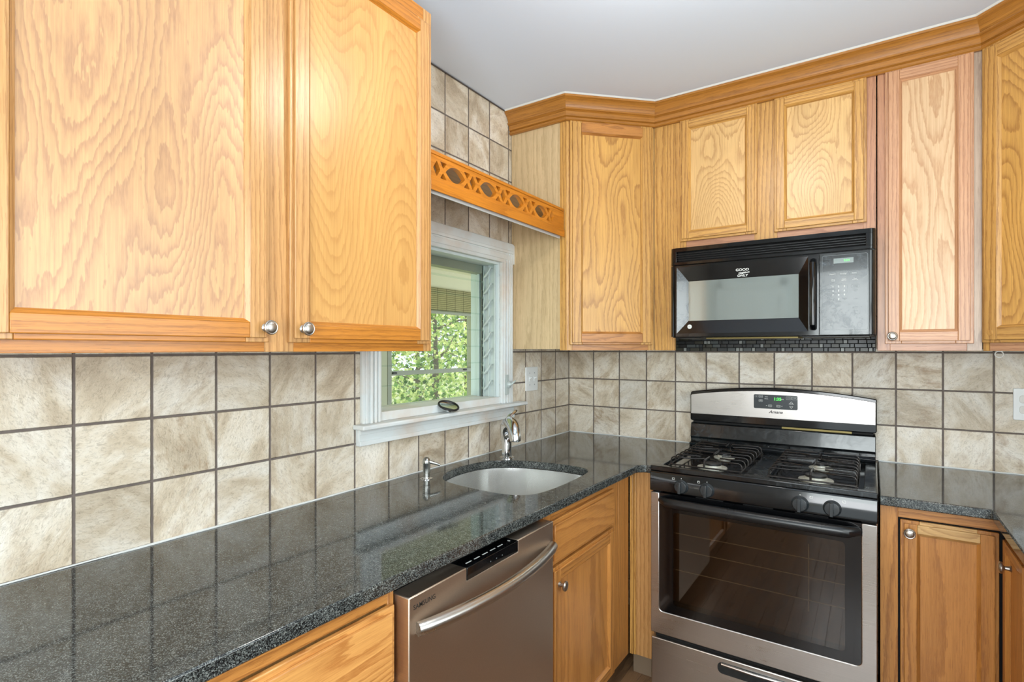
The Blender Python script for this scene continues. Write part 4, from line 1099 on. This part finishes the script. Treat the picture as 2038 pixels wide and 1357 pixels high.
MB().box(-.045, .028, .0755, 1.05, 1.190, 1.222, M['porch_dark']).box(-.05, .04, .08, .12, 1.203, 1.217, M['rubber']).box(-.05, .04, .93, .97, 1.203, 1.217, M['rubber']).build('meeting_rail', pf, .002)
MB().box(-.012, -.009, .076, 1.049, .9, 1.86, M['glass']).build('pane', pf)
bs = thing('bamboo_shade', 'rolled woven bamboo shade hanging at the top of the porch window', 'window shade', (-1.512, .2, 1.70))
MB().box(-.006, .006, -.9, 1.6, .01, .20, M['bamboo']).build('woven_slats', bs)
MB().tube([(0, -.9, .0), (0, 1.6, .0)], .016, M['porch_dark'], 12).build('bottom_roll', bs)
tag(MB().box(-10.1, -10.0, -4, 18, -.42, .55, M['porch_ceiling']).build('garden_wall'), 'pale low garden wall behind the shrubs outside', 'wall')

def leaf(bm, mb_, m, c, s, ax, ay):
    pts = [(0, -1), (.35, -.45), (.95, -.5), (.6, 0), (.9, .55), (.3, .4), (0, 1.1), (-.3, .4), (-.9, .55), (-.6, 0), (-.95, -.5), (-.35, -.45)]
    vs = [bm.verts.new(c + ax * (p[0] * s) + ay * (p[1] * s)) for p in pts]
    f = bm.faces.new(vs); f.material_index = 0
def tree(name, label, cat, base, h, rad, n, size, m, trunk=.05, group=None):
    r_ = thing(name, label, cat, base, 0, group)
    t = MB(); t.tube([(0, 0, 0), (.05, .02, h * .4), (-.03, .05, h * .8)], [trunk, trunk * .8, trunk * .4], M['bark'], 8)
    for k in range(14):
        a = random.uniform(0, 2 * PI); z = h * random.uniform(.25, .75); L = rad * random.uniform(.6, .95)
        t.tube([(0, 0, z), (math.cos(a) * L * .5, math.sin(a) * L * .5, z + .15), (math.cos(a) * L, math.sin(a) * L, z + random.uniform(0, .5))], [trunk * .4, trunk * .25, trunk * .1], M['bark'], 6)
    t.build('trunk', r_)
    f = MB(); f.mi(m)
    for k in range(n):
        while True:
            p = Vector((random.uniform(-1, 1), random.uniform(-1, 1), random.uniform(-1, 1)))
            if p.length < 1: break
        c = Vector((p.x * rad, p.y * rad, h * .58 + p.z * h * .46))
        ax = Vector((random.gauss(0, .5), random.gauss(0, 1), random.gauss(0, .6))).normalized(); q = Vector((random.gauss(0, 1), random.gauss(0, .4), random.gauss(-.6, .6)))
        ay = (q - ax * q.dot(ax)).normalized(); leaf(f.bm, f, m, c, size * random.uniform(.6, 1.25), ax, ay)
    f.build('foliage', r_, recalc=False)
    return r_
tree('maple_tree', 'leafy yellow-green tree nearest the porch, filling the window view', 'tree', (-3.9, 3.1, -.42), 3.4, 1.05, 3600, .034, M['leaf1'])
tree('maple_tree', 'green tree behind the nearest one, seen through its leaves', 'tree', (-6.4, 5.3, -.42), 3.8, 1.4, 2400, .05, M['leaf1'])
tree('maple_tree', 'farthest tree rising beside the pale garden wall', 'tree', (-7.6, 8.4, -.42), 4.2, 1.6, 1600, .07, M['leaf2'])
tree('shrub', 'low bright green shrub behind the lower porch pane, left one', 'shrub', (-2.35, .95, -.42), 1.5, .36, 900, .026, M['leaf2'], .02)
tree('shrub', 'low bright green shrub behind the lower porch pane, right one', 'shrub', (-2.45, 1.75, -.42), 1.45, .36, 900, .026, M['leaf2'], .02)
